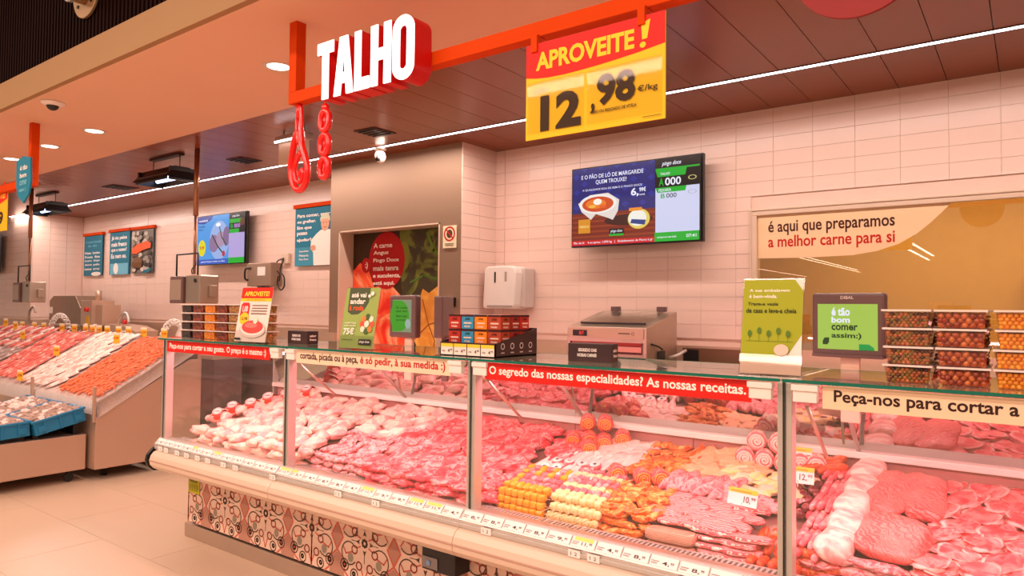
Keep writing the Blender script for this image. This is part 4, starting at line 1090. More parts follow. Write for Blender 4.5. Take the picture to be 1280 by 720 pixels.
f.text('comida fresca', .1, .40, .45, .43, ink((235, 235, 220))); f.text('todos os dias', .1, .355, .45, .385, ink((235, 235, 220)))
f.text('75€', .10, .22, .42, .33, ink((245, 240, 230)), .03); f.text('receitas por dia', .08, .12, .40, .15, ink((50, 60, 40))); f.rect(.60, .06, .95, .15, ink((36, 34, 30))); f.text('pingo doce', .63, .08, .92, .13, ink((235, 225, 215)), .01)
f.ell(.83, .90, .05, .035, ink((240, 235, 225))); f.ell(.75, .86, .04, .03, ink((240, 235, 225)))
f.done('printed_face', p, (-.1125, -.0012, .006))
t, p, f = leaflet('leaflet_stand', 'yellow-green leaflet about packaging in a clear stand left of the lime screen', -.675, 2.28, .185, .315, R(5), 12)
f.poly([(0, .17), (0, 1), (.86, 1), (1, .88), (1, .42), (.80, .22), (.62, .17)], ink((160, 168, 20))); f.rect(0, 0, 1, .16, ink((226, 190, 170)))
f.text('A sua embalagem', .10, .86, .78, .90, ink((245, 240, 220)), .02); f.text('é bem-vinda.', .10, .80, .58, .84, ink((245, 240, 220)), .02)
f.text('Traga-a vazia', .08, .71, .60, .755, ink((50, 60, 10)), .02); f.text('de casa e leve-a cheia', .06, .64, .90, .69, ink((50, 60, 10)), .02)
f.line([(.08, .34), (.86, .34)], .001, ink((90, 110, 20)))
for k in range(5): f.ell(.14 + .16 * k, .42 + .03 * (k % 2), .035, .035, ink((84, 120, 30))); f.line([(.14 + .16 * k, .34), (.14 + .16 * k, .42)], .001, ink((84, 110, 30)))
f.ell(.68, .25, .12, .06, ink((232, 200, 180))); f.done('printed_face', p, (-.0925, -.0012, .006))
# small dark boxes with white words
for x, rz, lab in ((-3.24, R(-2), 'small dark brown box with two white words beside the red leaflet'), (-1.40, R(8), 'small dark brown box with white words in front of the silver machine')):
    t = thing('sign_box', lab, 'box', (x, 2.42, GT), rz)
    MB().box(-.092, .092, -.035, .035, .0, .072).build('body', M['brown'], t, .002)
    f = Face(.184, .072); f.text('SEGREDO DAS', .24, .56, .66, .74, ink((235, 225, 215)), .04); f.text('NOSSAS CARNES', .22, .28, .66, .46, ink((235, 225, 215)), .04); f.done('lettering', t, (-.092, -.0356, 0))
    f = Face(.07, .072); f.text('sabor', .2, .56, .8, .74, ink((235, 225, 215)), .04); f.text('fresco', .2, .28, .8, .46, ink((235, 225, 215)), .04); o = f.done('lettering', t, (.0926, -.035, 0), (0, 0, R(90)))
# tea box display
t = thing('tea_display', 'dark brown counter display tray with sloping sides holding tea boxes', 'display tray', (-1.95, 2.30, GT))
w = .155; dp = .30
b = MB(); b.box(-w, w, 0, dp, 0, .006).box(-w, w, 0, .004, 0, .058).box(-w, w, dp - .004, dp, 0, .12)
b.prism([(0, 0), (dp, 0), (dp, .12), (.0, .058)], -w, -w + .003, 'X'); b.prism([(0, 0), (dp, 0), (dp, .12), (.0, .058)], w - .003, w, 'X')
b.build('tray', M['brown'], t)
f = Face(dp, .10)
for k in range(4): f.ring(.16 + .22 * k, .42, .045, .012, ink((225, 215, 205)), 3.0, 14); f.rect(.12 + .22 * k, .12, .20 + .22 * k, .17, ink((190, 180, 170)))
f.done('side_print', t, (w + .0006, 0, .004), (0, 0, R(90)))
for k in range(4):
    t2 = thing('price_card', 'small white and yellow price card, %s from the left on the tea display' % ('first', 'second', 'third', 'fourth')[k], 'price tag', (-1.95 - w + .0075 + .0755 * k, 2.297, GT + .004), group='tea price cards')
    f = Face(.071, .048); f.rect(0, 0, 1, 1, ink((240, 226, 214))); f.rect(0, .70, 1, 1, ink((246, 205, 60))); f.text('4', .56, .2, .72, .5, ink((80, 70, 60)), .03); f.text('99', .76, .34, .92, .52, ink((80, 70, 60)), .02); f.text('chá', .1, .25, .35, .42, ink((120, 100, 90)))
    f.done('printed_face', t2)
TEA = {'red': ((182, 40, 26), 'red'), 'blue': ((52, 140, 178), 'blue'), 'orange': ((238, 128, 20), 'orange'), 'rust': ((172, 62, 34), 'rust red'), 'brick': ((150, 36, 26), 'brick red')}
TME = {}
for k, (c, n_) in TEA.items():
    m = MB().box(-.034, .034, 0, .066, 0, .062).mesh('carton', ink(c))
    f = Face(.068, .062); f.rect(.0, .86, 1, 1, ink((60, 18, 16))); f.text('chá', .3, .62, .7, .80, ink(tuple(int(q * .45) for q in c)), .03); f.rect(.2, .36, .85, .46, ink((236, 200, 180))); f.text('infusão', .25, .1, .75, .26, ink((244, 220, 205)), .01)
    TME[k] = (m, f.mesh('front_print', f.mt))
for row in range(2):
    for d, yy in enumerate((2.345, 2.415, 2.485)):
        cols = ('red', 'blue', 'orange', 'rust') if d == 0 else (('red', 'blue', 'orange', 'brick'), ('brick', 'blue', 'orange', 'red'))[d - 1]
        for k, cn in enumerate(cols):
            t2 = thing('tea_box', '%s tea box, %s row of the %s layer in the dark display' % (TEA[cn][1], ('front', 'middle', 'back')[d], ('lower', 'upper')[row]), 'tea box', (-1.95 - .112 + .0745 * k, yy, GT + .0565 + .066 * row if False else GT + .052 + .064 * row), group='tea boxes')
            inst('carton', TME[cn][0], t2); inst('front_print', TME[cn][1], t2, (-.034, -.0002, 0))
            if k == 3:
                o = inst('side_print', TME[cn][1], t2, (.0342, 0, 0), (0, 0, R(90)))
# ================================================================ MEAT IN THE DISPLAY
TILT = math.atan(.30)
def place(me, x, y, up, spin=0, tiltx=None, roll=0):
    z = zdeck(y) if y > 2.465 else .605
    return Matrix.Translation((x, y, z + up)) @ Matrix.Rotation(TILT if tiltx is None else tiltx, 4, 'X') @ Matrix.Rotation(spin, 4, 'Z') @ Matrix.Rotation(roll, 4, 'Y')
def piece(me, name, label, cat, group, Mx):
    o = inst(name, me, None, Mx=Mx); return tag(o, label, cat, group)
rnd = random.Random(21)
PK = lambda n_, pts, **k: meat(n_, pts, **k)
m_steak = PK('flesh_pork_steak', [(0, (150, 10, 26)), (.38, (205, 38, 56)), (.50, (226, 78, 92)), (.57, (246, 166, 162)), (.63, (212, 48, 66)), (1, (165, 16, 32))], scale=16, dist=1.2, stretch=(1, 1, 1), bump=.5)
m_steak2 = PK('flesh_pale_pork', [(0, (190, 50, 68)), (.4, (226, 100, 112)), (.53, (248, 184, 182)), (.62, (226, 96, 108)), (1, (195, 54, 70))], scale=20, dist=1.5, bump=.5)
m_chick = PK('flesh_chicken', [(0, (220, 106, 116)), (.42, (240, 160, 156)), (.56, (255, 214, 196)), (1, (230, 128, 126))], scale=13, dist=.5, bump=.35, rough=.25)
m_fresh = PK('flesh_sausage', [(0, (216, 62, 80)), (.5, (234, 100, 112)), (.66, (250, 176, 172)), (1, (222, 70, 84))], scale=26, bump=.3, rough=.25)
m_chop = PK('flesh_chop', [(0, (196, 38, 54)), (.45, (224, 76, 86)), (.57, (242, 140, 138)), (.64, (222, 70, 80)), (1, (200, 40, 54))], scale=14, dist=1.5, rim=(.056, .044, 1), rimw=.18, rimc=(250, 190, 184), bump=.4)
m_loin = PK('flesh_loin_grain', [(0, (206, 60, 66)), (.42, (226, 92, 94)), (.52, (240, 148, 142)), (.62, (232, 104, 102)), (1, (250, 180, 170))], scale=9, dist=.4, wave=('BANDS', 'DIAGONAL', 22, 9), bump=.5, wf=.25)
m_loinr = PK('flesh_loin_pale', [(0, (226, 90, 100)), (.4, (246, 168, 164)), (.58, (255, 226, 214)), (1, (244, 160, 152))], scale=9, dist=.8, wave=('BANDS', 'Y', 9, 8), bump=.4, wf=.14)
m_orange = PK('flesh_marinated', [(0, (196, 50, 20)), (.4, (232, 92, 34)), (.55, (246, 150, 60)), (.66, (250, 196, 120)), (1, (222, 70, 28))], scale=34, dist=1, bump=.6)
m_white = PK('flesh_white_strip', [(0, (240, 170, 168)), (.5, (252, 216, 208)), (.65, (255, 240, 232)), (1, (246, 190, 184))], scale=12, dist=.8, bump=.25, rough=.25)
m_yel = PK('pepper_yellow', [(0, (226, 130, 16)), (.5, (242, 166, 30)), (1, (250, 196, 70))], scale=14, rough=.2, bump=.15)
m_cream = PK('potato_cream', [(0, (236, 190, 120)), (.5, (246, 220, 160)), (1, (252, 236, 196))], scale=20, rough=.35, bump=.2)
m_bacon = PK('bacon_stripes', [(0, (214, 70, 84)), (.46, (236, 120, 124)), (.5, (254, 226, 214)), (.62, (255, 232, 222)), (.66, (232, 110, 116)), (1, (214, 66, 80))], scale=8, dist=.5, wave=('BANDS', 'Y', 22, 3), stretch=(.3, 1, 1), bump=.5)
m_slab = PK('stacked_slice_edges', [(0, (186, 110, 90)), (.5, (214, 150, 124)), (1, (236, 190, 160))], scale=40, wave=('BANDS', 'Z', 60, 2), bump=.6)
m_roll = PK('rolled_meat', [(0, (222, 80, 92)), (.44, (240, 128, 130)), (.5, (252, 206, 196)), (.6, (255, 226, 214)), (1, (234, 110, 114))], scale=10, dist=1.2, wave=('RINGS', 'Y', 18, 3), bump=.4)
m_rollo = PK('rolled_seasoned', [(0, (186, 36, 60)), (.42, (222, 76, 92)), (.52, (250, 172, 130)), (.6, (238, 116, 44)), (.66, (216, 70, 88)), (1, (196, 44, 66))], scale=30, dist=1.2, wave=('RINGS', 'Y', 20, 4), bump=.5)
m_dark = PK('dark_blood_sausage', [(0, (70, 14, 24)), (.5, (104, 26, 36)), (.64, (150, 70, 74)), (1, (84, 18, 28))], scale=40, rough=.25, bump=.25)
m_chor = PK('chorizo_skin', [(0, (150, 40, 20)), (.5, (196, 74, 34)), (.66, (226, 120, 66)), (1, (166, 48, 26))], scale=40, rough=.25, bump=.3)
m_flat = PK('breaded_cutlet', [(0, (236, 150, 104)), (.5, (248, 190, 144)), (1, (252, 214, 176))], scale=30, bump=.4, rough=.5)
m_yelfat = PK('chicken_yellow_fat', [(0, (250, 200, 180)), (.45, (252, 228, 196)), (.58, (250, 218, 120)), (.68, (250, 190, 170)), (1, (246, 160, 160))], scale=14, dist=1.6, bump=.4)
m_rib = PK('rib_rack', [(0, (216, 70, 84)), (.42, (236, 120, 124)), (.52, (255, 220, 210)), (.62, (255, 236, 226)), (1, (232, 110, 116))], scale=10, dist=.6, wave=('BANDS', 'Y', 14, 3), bump=.7, wf=.4)

def meshes(base, m, specs):
    out = []
    for i, sp_ in enumerate(specs):
        out.append(blob(**sp_, seed=i * 7 + len(base)).mesh(base, m))
    return out
steaks = meshes('pork_steak', m_steak, [dict(rx=.085, ry=.058, rz=.016, amp=.22, freq=1.7, n=26, m=10, ez=.5), dict(rx=.075, ry=.05, rz=.018, amp=.28, freq=2.2, n=26, m=10, ez=.5, bend=.5), dict(rx=.10, ry=.045, rz=.015, amp=.25, freq=2, n=26, m=10, ez=.5, bend=-.5)])
steaks2 = meshes('pork_strip', m_steak2, [dict(rx=.07, ry=.026, rz=.015, amp=.3, freq=2.2, n=24, m=10, bend=.6), dict(rx=.055, ry=.032, rz=.014, amp=.35, freq=2.4, n=24, m=10, bend=-.4), dict(rx=.06, ry=.022, rz=.018, amp=.3, freq=2, n=24, m=10)])
chicks = meshes('chicken_piece', m_chick, [dict(rx=.085, ry=.05, rz=.034, amp=.16, freq=1.6, taper=.35, n=24, m=14), dict(rx=.075, ry=.055, rz=.032, amp=.2, freq=1.9, taper=-.2, n=24, m=14), dict(rx=.095, ry=.042, rz=.03, amp=.18, freq=1.5, taper=.45, bend=.3, n=24, m=14)])
chops = meshes('pork_chop', m_chop, [dict(rx=.056, ry=.044, rz=.009, amp=.26, freq=1.5, n=28, m=10, ez=.4), dict(rx=.052, ry=.046, rz=.010, amp=.3, freq=1.8, n=28, m=10, ez=.4, bend=.5)])
fresh = meshes('fresh_sausage', m_fresh, [dict(rx=.068, ry=.0125, rz=.0125, amp=.05, freq=2, e=.75, ez=.8, n=16, m=10, bend=.15), dict(rx=.062, ry=.0125, rz=.0125, amp=.06, freq=2.5, e=.75, ez=.8, n=16, m=10)])
blood = meshes('blood_sausage', m_dark, [dict(rx=.022, ry=.019, rz=.019, amp=.05, freq=2, n=16, m=10)])
chor = meshes('chorizo', m_chor, [dict(rx=.045, ry=.017, rz=.017, amp=.06, freq=2, e=.7, ez=.8, n=16, m=10)])
marin = meshes('marinated_strip', m_orange, [dict(rx=.045, ry=.018, rz=.014, amp=.35, freq=2.4, n=20, m=10, bend=.5), dict(rx=.032, ry=.024, rz=.014, amp=.4, freq=2.5, n=20, m=10), dict(rx=.052, ry=.016, rz=.012, amp=.3, freq=2.8, n=20, m=10, bend=-.6)])
whites = meshes('turkey_strip', m_white, [dict(rx=.075, ry=.019, rz=.017, amp=.2, freq=1.6, n=20, m=10, taper=.2), dict(rx=.068, ry=.022, rz=.016, amp=.22, freq=1.8, n=20, m=10, taper=-.2)])
cutl = meshes('flat_cutlet', m_flat, [dict(rx=.062, ry=.05, rz=.008, amp=.3, freq=1.9, n=26, m=10, ez=.4), dict(rx=.07, ry=.042, rz=.008, amp=.3, freq=2.2, n=26, m=10, ez=.4)])
cutw = meshes('white_cutlet', m_white, [dict(rx=.066, ry=.05, rz=.009, amp=.3, freq=1.7, n=26, m=10, ez=.4)])
yelf = meshes('chicken_thigh', m_yelfat, [dict(rx=.058, ry=.036, rz=.016, amp=.24, freq=1.8, n=24, m=12), dict(rx=.05, ry=.04, rz=.016, amp=.26, freq=2, n=24, m=12)])
loinp = meshes('pork_tenderloin', m_steak2, [dict(rx=.085, ry=.030, rz=.024, amp=.1, freq=1.3, n=24, m=12, taper=.15), dict(rx=.075, ry=.027, rz=.024, amp=.1, freq=1.5, n=24, m=12)])
bacons = meshes('belly_slice', m_bacon, [dict(rx=.075, ry=.026, rz=.008, amp=.12, freq=2.2, n=26, m=8, e=.6, ez=.4), dict(rx=.066, ry=.028, rz=.009, amp=.16, freq=2.2, n=26, m=8, e=.6, ez=.4, bend=.6)])
def rollm(name, m, r, l, seed):
    b = MB(); n = 22; rings = []
    ys = [-l / 2, -l / 2, -l / 2 + .006, -l / 6, l / 6, l / 2 - .006, l / 2, l / 2]; rs = [0.001, .86, 1, 1.0, .97, 1, .86, 0.001]
    v = [(math.cos(2 * math.pi * j / n) * r * q * (1 + .10 * noise.noise(Vector((math.cos(2 * math.pi * j / n) * 1.5, math.sin(2 * math.pi * j / n) * 1.5, seed + y * 20)))), y, math.sin(2 * math.pi * j / n) * r * q * (1 + .10 * noise.noise(Vector((math.cos(2 * math.pi * j / n) * 1.5, math.sin(2 * math.pi * j / n) * 1.5, seed + 5 + y * 20))))) for y, q in zip(ys, rs) for j in range(n)]
    b.add(v, [(i * n + j, i * n + (j + 1) % n, (i + 1) * n + (j + 1) % n, (i + 1) * n + j)[::-1] for i in range(len(ys) - 1) for j in range(n)], 0, True)
    sp_ = [(r * (.10 + .72 * k / 26) * math.cos(k * .62), -l / 2 - .0005, r * (.10 + .72 * k / 26) * math.sin(k * .62)) for k in range(27)]
    s2 = MB().tube(sp_, .0028, 6)
    return b.mesh(name, m), s2
roll_a, spir_a = rollm('meat_roll', m_roll, .040, .055, 1)
roll_b, spir_b = rollm('meat_roll', m_rollo, .038, .06, 3)
spm_a = spir_a.mesh('spiral_filling', mat('roll_filling_white', (255, 226, 214), .4)); spm_b = spir_b.mesh('spiral_filling', mat('roll_filling_orange', (250, 176, 60), .4))

def bed(ms, name, label, cat, group, x0, x1, y0, y1, dx, dy, up=.018, spin=0, js=.5, jx=.25, row_off=True, upj=.006, slope_up=0):
    j = 0; y = y1
    ny = max(1, round((y1 - y0) / dy)); nx = max(1, round((x1 - x0) / dx))
    for j in range(ny + 1):
        y = y1 - (y1 - y0) * j / max(1, ny)
        for i in range(nx + 1):
            x = x0 + (x1 - x0) * (i + (.5 if (row_off and j % 2) else 0)) / max(1, nx)
            if x > x1 + dx * .3: continue
            piece(rnd.choice(ms), name, label, cat, group, place(None, x + rnd.uniform(-jx, jx) * dx, y + rnd.uniform(-jx, jx) * dy, up + rnd.uniform(0, upj), spin + rnd.uniform(-js, js), TILT + rnd.uniform(-.12, .12), rnd.uniform(-.12, .12)))
def front(ms, name, label, cat, group, x0, x1, dx, layers, spin=0, js=.4, y=2.425, h=.028, z0=.014, jx=.2):
    layers += 1 if h < .04 else 0
    for l in range(layers):
        n_ = round((x1 - x0) / dx)
        for i in range(n_ + 1):
            x = x0 + (x1 - x0) * (i + .5 * (l % 2)) / n_
            if x > x1 + dx * .3: continue
            piece(rnd.choice(ms), name, label, cat, group, Matrix.Translation((x + rnd.uniform(-jx, jx) * dx, y + .011 * l + rnd.uniform(-.004, .004), .607 + z0 + h * l)) @ Matrix.Rotation(rnd.uniform(-.12, .12), 4, 'X') @ Matrix.Rotation(spin + rnd.uniform(-js, js), 4, 'Z'))

# whole rabbits in red sleeves with oval cards, leftmost bay
RBT = 'whole pale rabbit in a red sleeve with an oval card, %s from the front'
rb_mesh = blob(.085, .048, .038, .14, 1.6, 4, 24, 14, taper=-.25).mesh('body', m_chick)
sl_mesh = MB().tube([(x, 0, .004) for x in (-.035, -.02, 0, .02, .035)], [.044, .047, .048, .047, .044], 20, caps=False).mesh('red_sleeve', mat('red_sleeve', (226, 44, 22), .25))
fo = Face(.078, .05, .0006); fo.ell(.5, .5, .5, .5, ink((238, 230, 224))); fo.ring(.5, .5, .44, .05, ink((60, 30, 30)), 1.0); fo.text('Coelho', .2, .38, .8, .62, ink((60, 30, 30)), .03)
oc_mesh = fo.mesh('oval_card', fo.mt)
hd_mesh = blob(.03, .024, .022, .1, 2, 2, 14, 10).mesh('head', m_chick)
for i, (x, y, sp_) in enumerate(((-4.27, 2.56, .3), (-4.25, 2.65, .35), (-4.18, 2.74, .4), (-4.12, 2.83, .35), (-4.05, 2.92, .4), (-3.94, 3.0, .35))):
    t = thing('packed_rabbit', RBT % ('first', 'second', 'third', 'fourth', 'fifth', 'sixth')[i], 'meat', group='packed rabbits', Mx=place(None, x, y, .055 + .008 * (i % 2), sp_))
    inst('body', rb_mesh, t); inst('red_sleeve', sl_mesh, t); inst('oval_card', oc_mesh, t, (-.039, -.036, .036), (R(-52), 0, 0)); inst('head', hd_mesh, t, (-.098, 0, -.004))
g = 'raw chicken pieces in the leftmost bay'; lab = 'pale pink raw chicken piece heaped in the leftmost bay of the counter'
bed(chicks, 'chicken_piece', lab, 'meat', g, -4.10, -3.22, 2.50, 2.98, .135, .085, .034, 0, 1.0, upj=.012)
front(chicks, 'chicken_piece', lab, 'meat', g, -4.22, -3.2, .14, 3, 0, .8, h=.042, z0=.022, y=2.385)
g = 'chicken pieces behind the second post'; lab = 'pale pink chicken piece at the rear left of the second bay'
bed(chicks, 'chicken_piece', lab, 'meat', g, -3.08, -2.72, 2.72, 3.0, .14, .09, .034, .2, .8, upj=.01)
g = 'pork trimmings'; lab = 'knobbly pale pink pork strip in the heap left of the deep pink steaks'
bed(steaks2, 'pork_strip', lab, 'meat', g, -3.08, -2.76, 2.5, 2.68, .075, .05, .022, 0, 1.5, upj=.02)
bed(steaks2, 'pork_strip', lab, 'meat', g, -2.72, -2.52, 2.62, 3.0, .08, .055, .022, 0, 1.5, upj=.02)
front(steaks2, 'pork_strip', lab, 'meat', g, -3.1, -2.72, .10, 3, 0, .8, y=2.385)
front(steaks2, 'pork_strip', lab, 'meat', g, -3.1, -2.72, .10, 3, 0, .8, y=2.43)
g = 'deep pink pork steaks'; lab = 'deep pink pork steak in the large heap of the second bay'
bed(steaks, 'pork_steak', lab, 'meat', g, -2.66, -1.96, 2.48, 3.0, .105, .062, .020, .2, .8, upj=.016)
front(steaks, 'pork_steak', lab, 'meat', g, -2.66, -1.96, .13, 3, 0, .5, y=2.375)
front(steaks, 'pork_steak', lab, 'meat', g, -2.66, -1.96, .13, 3, 0, .5, y=2.43)
g = 'dark pink veal steaks'; lab = 'dark pink steak lying at the rear of the third bay beside the post'
bed(steaks, 'veal_steak', lab, 'meat', g, -1.86, -1.84, 2.56, 2.62, .12, .06, .018)
bed(steaks, 'veal_steak', lab, 'meat', g, -2.2 + .38, -1.78 + .02, 2.82, 3.0, .10, .065, .018, .2, .6)
# veal strips
bed(whites[:1], 'veal_strip', 'thin white and pink strip between the dark steaks and the paper-topped burgers', 'meat', 'thin pale strips', -1.83, -1.76, 2.70, 2.76, .03, .05, .014, 1.1, .2)
# burgers with white paper discs
bm_ = blob(.030, .030, .010, .04, 2, 1, 22, 8, ez=.5).mesh('patty', m_fresh)
fd = MB().cyl((0, 0, .0098), (0, 0, .0115), .024, 22).mesh('paper_disc', mat('white_paper_disc', (246, 244, 238), .6))
fdd = MB().cyl((0, 0, .0115), (0, 0, .013), .008, 12).mesh('disc_print', mat('dark_disc_print', (70, 90, 84), .6))
for r_ in range(3):
    for c in range(4):
        t = thing('burger', 'small burger with a white paper disc, %s row from the front, %s from the left' % (('first', 'second', 'third')[r_], ('first', 'second', 'third', 'fourth')[c]), 'burger', group='paper-topped burgers', Mx=place(None, -1.80 + .066 * c + .025 * (r_ % 2), 2.68 + .072 * r_, .022 + .004 * c % .007, rnd.random()))
        inst('patty', bm_, t); inst('paper_disc', fd, t); inst('disc_print', fdd, t)
# stuffed orange-pink rolls at the rear
def rolls(me, sp_me, label, group, pts):
    for k, (x, y, u, s_, ln) in enumerate(pts):
        t = thing('meat_roll', label % k if '%' in label else label, 'meat roll', group=group, Mx=place(None, x, y, u, s_, ln))
        inst('roll', me, t); inst('spiral_filling', sp_me, t)
rolls(roll_b, spm_b, 'pink roll with orange filling piled against the rear panel of the third bay', 'orange-filled rolls', [(-1.80, 2.93, .04, .5, .2), (-1.72, 2.95, .042, .6, .2), (-1.76, 3.0, .10, .5, .2), (-1.67, 3.01, .10, .5, .2), (-1.64, 2.95, .04, .55, .2), (-1.57, 3.0, .045, .5, .2), (-1.68, 2.88, .04, .6, .15)])
rolls(roll_b, spm_b, 'orange seasoned roll in the middle of the third bay', 'seasoned rolls', [(-1.44, 2.70, .042, .7, .1), (-1.32, 2.70, .042, .7, .1), (-1.25, 2.72, .04, .7, .1)])
bed(marin, 'marinated_strip', 'orange marinated strip heaped behind the seasoned rolls', 'meat', 'marinated strips at the rear', -1.40, -1.20, 2.76, 3.0, .05, .045, .02, .5, .8, upj=.012)
bed(cutl[:1], 'orange_cutlet', 'flat pale cutlet right of the orange strips at the rear', 'meat', 'rear flat cutlets', -1.16, -1.02, 2.86, 3.0, .075, .06, .022, .3, .6)
# yellow pepper and pork skewers
def skewer(label, group, Mx, L, cols, axis_len, r):
    t = thing('skewer', label, 'skewer', group=group, Mx=Mx)
    inst('stick', stick_me, t)
    n_ = len(cols)
    for k, c in enumerate(cols):
        inst(('meat_chunk', 'pepper_chunk', 'potato_chunk')[c], chunk[c], t, (-axis_len / 2 + axis_len * (k + .5) / n_, 0, 0), (rnd.uniform(-.3, .3), 0, 0))
stick_me = MB().cyl((-.14, 0, 0), (.14, 0, 0), .0018, 6).mesh('stick', mat('wooden_stick', (214, 170, 120), .6))
chunk = [blob(.018, .018, .015, .14, 2, 3, 12, 8, e=.6, ez=.6).mesh('meat_chunk', m_fresh), blob(.017, .020, .016, .1, 2, 5, 12, 8, e=.5, ez=.5).mesh('pepper_chunk', m_yel), blob(.017, .018, .016, .12, 2, 8, 12, 8, e=.7, ez=.7).mesh('potato_chunk', m_cream)]
for k in range(6):
    y = 2.44 + .042 * k
    skewer('pork and yellow pepper skewer, %s from the front, beside the centre post' % ('first', 'second', 'third', 'fourth', 'fifth', 'sixth')[k], 'pepper skewers', place(None, -1.745, max(y, 2.47), .030 if k else .045, 0), 0, [1, 1, 1, 1, 1, 1, 1] if k == 0 else [1, 0, 0, 0, 0, 0, 0] if k < 4 else [1, 0, 1, 0, 1, 0, 1], .235, 1)
for l in range(4):
    skewer('yellow pepper skewer in the front face of the stack beside the centre post, %s layer' % ('bottom', 'second', 'third', 'top')[l], 'pepper skewers at the front', Matrix.Translation((-1.745, 2.415 + .006 * l, .625 + .030 * l)), 0, [1, 1, 1, 1, 1, 1, 1], .235, 1)
for k in range(7):
    x = -1.60 + .034 * k
    skewer('pork and potato skewer, %s from the left, in the stack right of the pepper skewers' % ('first', 'second', 'third', 'fourth', 'fifth', 'sixth', 'seventh')[k], 'potato skewers', place(None, x, 2.57, .034 + .004 * (k % 2), math.pi / 2), 0, [2, 2, 0, 2, 0, 0, 2, 0], .25, 1)
    for l in range(3):
        skewer('pork and potato skewer whose cream end shows in the front face of its stack', 'potato skewers below', Matrix.Translation((x + .008 * l, 2.425 + .012 * l, .625 + .034 * l)) @ Matrix.Rotation(math.pi / 2, 4, 'Z'), 0, [2, 2], .07, 1)
# white turkey strips
bed(whites, 'turkey_strip', 'long white turkey strip in the row at the middle of the third bay', 'meat', 'turkey strips', -1.70, -1.50, 2.66, 2.80, .036, .12, .024, 1.25, .15, jx=.1)
bed(cutw, 'white_cutlet', 'broad white cutlet behind the long turkey strips', 'meat', 'white cutlets', -1.60, -1.44, 2.86, 2.98, .06, .06, .022, .4, .4)
# orange marinated heap at the front
bed(marin, 'marinated_strip', 'orange marinated strip heaped at the front of the third bay', 'meat', 'marinated strips at the front', -1.385, -1.16, 2.48, 2.64, .046, .036, .026, .3, 1.2, upj=.014)
front(marin, 'marinated_strip', 'orange marinated strip heaped at the front of the third bay', 'meat', 'marinated strips at the front', -1.385, -1.19, .07, 3, 0, .8)
# tenderloins
bed(loinp, 'pork_tenderloin', 'long smooth pink tenderloin behind the striped belly slices', 'meat', 'tenderloins', -1.20, -.95, 2.72, 2.74, .062, .12, .03, 1.2, .12, jx=.1)
# belly slices and the stacked slab in front
bed(bacons, 'belly_slice', 'striped pink and white belly slice laid at the front of the third bay', 'meat', 'belly slices', -1.13, -.86, 2.48, 2.63, .10, .030, .024, .05, .2, jx=.12)
t_lab = 'pale brown stack of meat slices seen edge-on at the front of the third bay'
o = blob(.095, .035, .022, .03, 2, 3, 28, 10, e=.35, ez=.4).mesh('sliced_slab', m_slab)
for l in range(2): piece(o, 'sliced_slab', t_lab + (', lower one' if l == 0 else ', upper one'), 'meat', 'edge-on slabs', Matrix.Translation((-1.07, 2.425, .632 + .046 * l)))
front(bacons, 'belly_slice', 'striped belly slice stacked at the front right of the third bay', 'meat', 'front belly slices', -.95, -.80, .08, 4, 0, .3, h=.022)
# pale cutlets, stuffed rolls, chicken thighs
bed(cutl, 'flat_cutlet', 'flat pale orange cutlet at the rear right of the third bay', 'meat', 'flat cutlets', -1.04, -.93, 2.92, 3.0, .07, .05, .03, .2, .4)
rolls(roll_a, spm_a, 'pink and white spiral roll piled at the rear right of the third bay', 'spiral rolls', [(-.98, 2.97, .05, .3, .1), (-.90, 2.97, .05, .3, .1), (-.82, 2.97, .05, .3, .1), (-.94, 3.0, .11, .3, .1), (-.85, 3.0, .11, .3, .1), (-.76, 2.98, .05, .3, .1), (-.70, 2.98, .05, .3, .1)])
bed(yelf, 'chicken_thigh', 'chicken thigh with yellow fat in front of the spiral rolls', 'meat', 'chicken thighs', -1.0, -.72, 2.76, 2.88, .09, .06, .024, 0, .3)
bed(steaks2, 'pork_strip', 'small pink cut with a white bone below the price card 10,99', 'meat', 'small pink cuts', -.94, -.74, 2.66, 2.70, .07, .05, .022, 0, .5)
# chorizo
for l in range(3):
    for k in range(5):
        piece(chor[0], 'chorizo', 'red-brown chorizo standing in the front stack left of the fourth post', 'sausage', 'chorizos', Matrix.Translation((-.775 + .036 * k, 2.425 + .075 * (l > 0) + (.05 if l == 2 else 0), .655 + (.032 if l else 0) + .02 * (l == 2))) @ Matrix.Rotation(R(90 if l == 0 else 20), 4, 'X') @ Matrix.Rotation(R(90), 4, 'Z' if l else 'Y'))
# blood sausages
bed(blood, 'blood_sausage', 'round dark purple blood sausage behind the fourth post', 'sausage', 'blood sausages', -.76, -.66, 2.66, 2.96, .042, .042, .024, 0, 1.5)
bed(chor, 'small_chorizo', 'orange-brown sausage behind the dark blood sausages', 'sausage', 'rear chorizos', -.70, -.62, 2.96, 3.02, .05, .04, .05, .5, .5)
# fresh sausages
bed(fresh, 'fresh_sausage', 'thin bright pink fresh sausage in rows right of the fourth post', 'sausage', 'fresh sausages', -.655, -.575, 2.47, 2.98, .0255, .125, .018, 1.5, .05, jx=.06, upj=.003)
bed(fresh, 'fresh_sausage', 'thin bright pink fresh sausage in rows right of the fourth post', 'sausage', 'fresh sausages', -.64, -.57, 2.50, 2.96, .0255, .125, .038, 1.5, .05, jx=.06, upj=.003)
front(chor, 'front_sausage', 'brown-pink sausage at the foot of the fresh sausage rows', 'sausage', 'front sausages', -.66, -.54, .05, 3, 0, .4)
